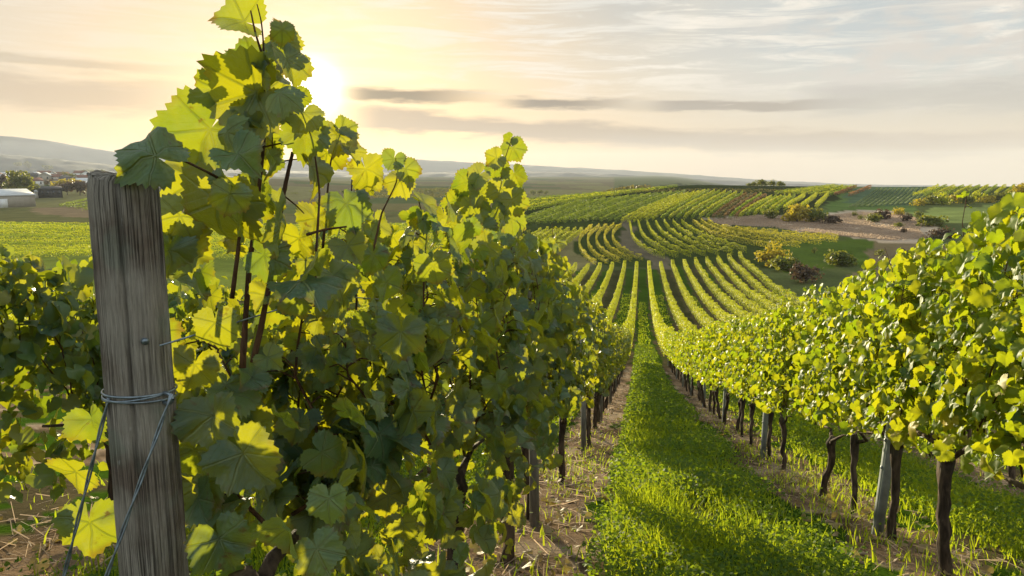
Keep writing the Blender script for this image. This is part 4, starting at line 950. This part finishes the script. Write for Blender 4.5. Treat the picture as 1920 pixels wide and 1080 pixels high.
    cane([(512, 170, 1.43), (510, 240, 1.43), (512, 305, 1.43), (560, 298, 1.42)], .0022, .0016)
    cane([(470, 282, 1.42), (510, 272, 1.42), (552, 264, 1.40)], .0028, .0016)
    cane([(530, 365, 1.37), (555, 385, 1.42), (570, 400, 1.46)], .0022, .0014)
    cane([(575, 440, 1.42), (610, 430, 1.45), (650, 425, 1.47)], .004, .0025)
    cane([(605, 470, 1.6), (612, 380, 1.6), (620, 300, 1.62), (640, 245, 1.64)], .0045, .0015)
    cane([(700, 470, 1.9), (715, 400, 1.92), (745, 340, 1.95), (742, 296, 1.95)], .0045, .0013)
    cane([(590, 560, 1.4), (594, 450, 1.4), (600, 360, 1.4), (586, 260, 1.38), (566, 210, 1.38)], .004, .0015)
    # tall shoot further along the row, on the third and fourth vines
    root2 = [o for o in bpy.data.objects if o.name.startswith('grape_vine') and o.get('label', '').startswith('shaded grape vine, fourth')][0]
    o1 = np.array(root2.location); dd = 4.3
    pts = [(905, 560), (915, 460), (925, 400), (938, 340), (946, 300), (960, 258)]
    q = np.array([up(a, b_, dd) for a, b_ in pts]) - o1; J = Join(); J.add(*tube(q, np.linspace(.006, .002, len(q)), 6))
    L2 = [(966, 285, 52, 30, .5), (952, 262, 26, -60, .5), (925, 300, 44, -60, .3), (935, 318, 48, 40, .4), (968, 335, 52, 20, .5), (890, 335, 60, -50, .3), (872, 350, 62, -20, .4), (905, 372, 66, 20, .2), (940, 365, 60, -10, .3), (965, 385, 60, 20, .2), (880, 395, 70, -20, .2), (925, 410, 70, 10, .1), (850, 385, 60, -30, .5), (960, 420, 64, 10, .1), (900, 440, 72, -10, .1), (835, 415, 60, 10, .3)]
    P, T, N, S, Rn = [], [], [], [], []
    for px, py, w, tip, rn in L2:
        a = R(tip); t = camR * math.sin(a) - upv * math.cos(a); n = -camF + camR * g.normal(0, .6) + upv * g.normal(.2, .4)
        sz = w * dd / FPX / 1.6 * .92; P.append(up(px, py, dd + g.normal(0, .06)) - t * sz * .3 - o1); T.append(t); N.append(n); S.append(sz); Rn.append(rn)
    V, F, lp = leaves(TH, *map(np.array, (P, T, N, S, Rn)), g, 1.2); mesh('shoot_leaf', V, F, M['leaf_near'], root2, {'lp': lp}, smooth=True)
    V, F = J.out(); mesh('tall_shoot', V, F, M['cane'], root2, smooth=True)
hero()

# ------------------------------------------------------------------ grass, weeds, litter
def grass_patch():
    g = np.random.default_rng(91); V, F, L = [], [], []; off = 0
    PP, HH, WW = [], [], []
    def scatter(x0, x1, y0, y1, dens, h0, h1, w0, edge=.25):
        n = int((x1 - x0) * (y1 - y0) * dens); x = g.uniform(x0, x1, n); y = g.uniform(y0, y1, n)
        cl = vnoise(x, y, .5, 31) * .6 + vnoise(x, y, 1.7, 32) * .6; e = np.minimum(x - x0, x1 - x) / edge
        keep = (g.random(n) < np.clip(cl * 1.5 - .15, .05, 1) * np.where((x > .45) & (x < 1.5), .40, 1)) & (g.random(n) < np.clip(e + .1, 0, 1)); x, y, cl = x[keep], y[keep], cl[keep]
        PP.append(np.stack([x, y], -1)); HH.append(g.uniform(h0, h1, len(x)) * (.45 + cl)); WW.append(np.full(len(x), w0) * g.uniform(.7, 1.4, len(x)))
    for (a, b_, s_) in ((-.14, 1.20, 1.0), (2.3, 3.8, .8), (-2.75, -1.2, .6), (4.8, 6.3, .5)):
        scatter(a, b_, 1.8, 6, 2600 * s_, .05, .15, .0042); scatter(a, b_, 6, 12, 1300 * s_, .05, .15, .007); scatter(a, b_, 12, 25, 520 * s_, .06, .15, .012); scatter(a, b_, 25, 60, 130 * s_, .08, .17, .022)
    scatter(1.2, 2.4, 2, 9, 260, .03, .09, .004); scatter(1.2, 2.4, 9, 20, 120, .04, .10, .008); scatter(-1.2, -.2, 2, 10, 160, .03, .10, .004)
    scatter(-.16, .45, 2, 8, 1100, .10, .24, .0045); scatter(-.16, .45, 8, 18, 420, .10, .22, .008)
    scatter(.35, 1.2, 2.2, 7, 150, .14, .28, .0026); scatter(.35, 1.2, 7, 16, 70, .14, .26, .004)
    scatter(-.1, 1.15, 58, 110, 40, .08, .16, .04)
    for k_ in range(-6, 9):
        if k_ % 2: scatter(XA + ROW * k_ + .5, XA + ROW * (k_ + 1) - .5, 22, 120, 14, .10, .20, .05)
    scatter(-6, 8, 2, 12, 30, .05, .15, .005); scatter(-.9, 2.4, -1, 2, 300, .04, .1, .004)
    P = np.concatenate(PP); h = np.concatenate(HH); w = np.concatenate(WW); n = len(P); z = H(P[:, 0], P[:, 1])
    a = g.uniform(0, 6.28, n); ln = g.uniform(.1, .75, n) * h; b_ = g.uniform(0, 6.28, n)
    base = np.stack([P[:, 0], P[:, 1], z - .01], -1); side = np.stack([np.cos(a), np.sin(a), 0*a], -1) * w[:, None]; lean = np.stack([np.cos(b_) * ln, np.sin(b_) * ln, 0*a], -1); U = np.array([0, 0, 1.0])
    V = np.stack([base - side, base + side, base + lean * .35 + U * (h * .6)[:, None] + side * .7, base + lean * .35 + U * (h * .6)[:, None] - side * .7, base + lean + U * h[:, None]], 1)
    i = np.arange(n)[:, None] * 5; F4 = i + np.array([[0, 1, 2, 3]]); F3 = i + np.array([[3, 2, 4]])
    r = np.clip(vnoise(P[:, 0], P[:, 1], .8, 35) * .6 + g.random(n) * .42, 0, 1); lp = np.stack([np.zeros((n, 5)), np.zeros((n, 5)), np.repeat(r[:, None], 5, 1)], -1)
    tag(mesh('grass', V.reshape(-1, 3), [F4, F3], M['grass'], attrs={'lp': lp.reshape(-1, 3)}), 'lush green grass down the aisles between the vine rows', 'grass', kind='stuff')
    # broad leaved weeds and clover between the blades
    Q, S = [], []
    def sc2(x0, x1, y0, y1, dens, s0):
        n = int((x1-x0)*(y1-y0)*dens); x = g.uniform(x0, x1, n); y = g.uniform(y0, y1, n); cl = vnoise(x, y, .45, 41) * .7 + vnoise(x, y, 1.3, 42) * .5
        k = g.random(n) < np.clip(cl * 1.8 - .45, 0, 1); Q.append(np.stack([x[k], y[k], (.02 + .16 * g.random(k.sum())) * (.4 + cl[k])], -1)); S.append(s0 * g.uniform(.6, 1.4, k.sum()))
    for (a, b_, s_) in ((-.24, 1.28, 1.5), (2.3, 3.9, .6), (-2.7, -1.2, .5)):
        sc2(a, b_, 1.8, 6, 2600*s_, .016); sc2(a, b_, 6, 13, 1200*s_, .024); sc2(a, b_, 13, 28, 380*s_, .042); sc2(a, b_, 28, 60, 110*s_, .07)
    sc2(-.8, 2.2, 2, 14, 60, .02)
    Q = np.concatenate(Q); S = np.concatenate(S); n = len(Q); Pw = np.stack([Q[:, 0], Q[:, 1], H(Q[:, 0], Q[:, 1]) + Q[:, 2]], -1)
    N = g.normal(0, .55, (n, 3)) + U; T = g.normal(0, 1, (n, 3)); T[:, 2] *= .4
    V, F, lp = leaves(TQ, Pw, T, N, S, np.clip(vnoise(Q[:, 0], Q[:, 1], .6, 44) * .6 + g.random(n) * .4, 0, 1), g, .6)
    tag(mesh('weeds', V, F, M['weed'], attrs={'lp': lp}), 'leafy weeds and clover growing through the aisle grass', 'weeds', kind='stuff')
    # fallen leaves and straw on the soil strips
    Q = []
    for xr in (XA, XB, XA - ROW, XB + ROW):
        n = 420; y = 1.2 + 22 * g.random(n) ** 1.6; Q.append(np.stack([xr + g.normal(0, .33, n), y], -1))
    Q = np.concatenate(Q); n = len(Q); Pw = np.stack([Q[:, 0], Q[:, 1], H(Q[:, 0], Q[:, 1]) + .025], -1); T = g.normal(0, 1, (n, 3)); T[:, 2] *= .25; N = g.normal(0, .25, (n, 3)) + U
    V, F, lp = leaves(TM, Pw, T, N, g.uniform(.025, .055, n), g.random(n), g, 1.4)
    tag(mesh('fallen_leaves', V, F, M['dry'], attrs={'lp': lp}), 'dry fallen vine leaves scattered over the soil strips', 'fallen leaves', kind='stuff')
    Q = []
    for xr in (XA, XB, XA - ROW, XB + ROW):
        n = 2400 if xr < 0 else 1100; y = 1.5 + 26 * g.random(n) ** 1.7; Q.append(np.stack([xr + g.normal(0, .30, n), y], -1))
    Q = np.concatenate(Q); n = len(Q); Pw = np.stack([Q[:, 0], Q[:, 1], H(Q[:, 0], Q[:, 1]) + .012 + .03*g.random(n)], -1); T = g.normal(0, 1, (n, 3)); T[:, 2] *= .35
    st = (np.array([(-.04, -1), (.04, -1), (.03, 1), (-.03, 1)]), [np.array([(0, 1, 2, 3)])])
    V, F, lp = leaves(st, Pw, T, N=g.normal(0, .5, (n, 3)) + U, S=g.uniform(.03, .10, n), rnd=g.random(n), g=g, curl=.3)
    tag(mesh('straw', V, F, M['straw'], attrs={'lp': lp}), 'dry straw and stalks lying under the vines', 'straw', kind='stuff')
    # clods and stones
    n = 700; J = Join(); ico = np.array([(0,0,1),(.89,0,.45),(.28,.85,.45),(-.72,.53,.45),(-.72,-.53,.45),(.28,-.85,.45),(.72,.53,-.3),(-.28,.85,-.3),(-.89,0,-.3),(-.28,-.85,-.3),(.72,-.53,-.3)], float)
    f = np.array([(0,1,2),(0,2,3),(0,3,4),(0,4,5),(0,5,1),(1,6,2),(2,7,3),(3,8,4),(4,9,5),(5,10,1),(6,7,2),(7,8,3),(8,9,4),(9,10,5),(10,6,1)])
    for i in range(n):
        xr = random.choice((XA, XB, XA - ROW, XB + ROW)); x = xr + random.gauss(0, .32); y = 1.5 + 16 * random.random() ** 1.6; s_ = random.uniform(.008, .032)
        J.add(ico * g.uniform(.6, 1.2, (11, 3)) * s_ * [1.2, 1, .6] + [x, y, float(profile(np.array(y))) + .004], [f])
    V, F = J.out(); tag(mesh('stones', V, F, plain('clod_stone', (.26, .19, .13), .95, .1, .35, 12), smooth=False), 'clods and small stones on the soil strips', 'stones', kind='stuff')
    # tall dry grass on the scrub across the valley
    poly = [(1330, 414), (1420, 404), (1480, 406), (1560, 404), (1620, 398), (1700, 404), (1736, 416), (1722, 432), (1740, 446), (1690, 452), (1640, 449), (1580, 443), (1440, 426), (1350, 421)]
    A = np.array([ground(px, py) for px, py in poly]); x0, y0 = A[:, 0].min(), A[:, 1].min(); x1, y1 = A[:, 0].max(), A[:, 1].max()
    n = 220000; x = g.uniform(x0, x1, n); y = g.uniform(y0, y1, n); k = inpoly(x, y, [tuple(q[:2]) for q in A]) & (g.random(n) < np.clip(vnoise(x, y, 4, 51) * 1.7 - .3, .05, 1)); x, y = x[k], y[k]; n = len(x)
    Pw = np.stack([x, y, H(x, y) + .05], -1); T = g.normal(0, .35, (n, 3)) + U; N = g.normal(0, 1, (n, 3))
    V, F, lp = leaves(TQ, Pw, T, N, g.uniform(.14, .36, n), vnoise(x, y, 5, 52) * .6 + .4 * g.random(n), g, .5)
    tag(mesh('dry_grass', V, F, M['straw'], attrs={'lp': lp}), 'pale pinkish dry grass on the scrub patch across the valley', 'dry grass', kind='stuff')
grass_patch()

# ------------------------------------------------------------------ haze: the evening air
def build_haze():
    J = Join(); J.box(-9000, 9000, -1500, 9500, -260, 240); V, F = J.out()
    m, t, o = newmat('evening_haze'); p = t.n.new('ShaderNodeVolumePrincipled')
    p.inputs['Color'].default_value = (.86, .90, 1.0, 1); p.inputs['Density'].default_value = 0.72e-4; p.inputs['Anisotropy'].default_value = .12
    t.l.new(p.outputs[0], o.inputs['Volume'])
    ob = mesh('haze', V, F, m); tag(ob, 'pale evening haze lying over the valley and hills', 'haze', kind='stuff'); ob.display_type = 'WIRE'
build_haze()
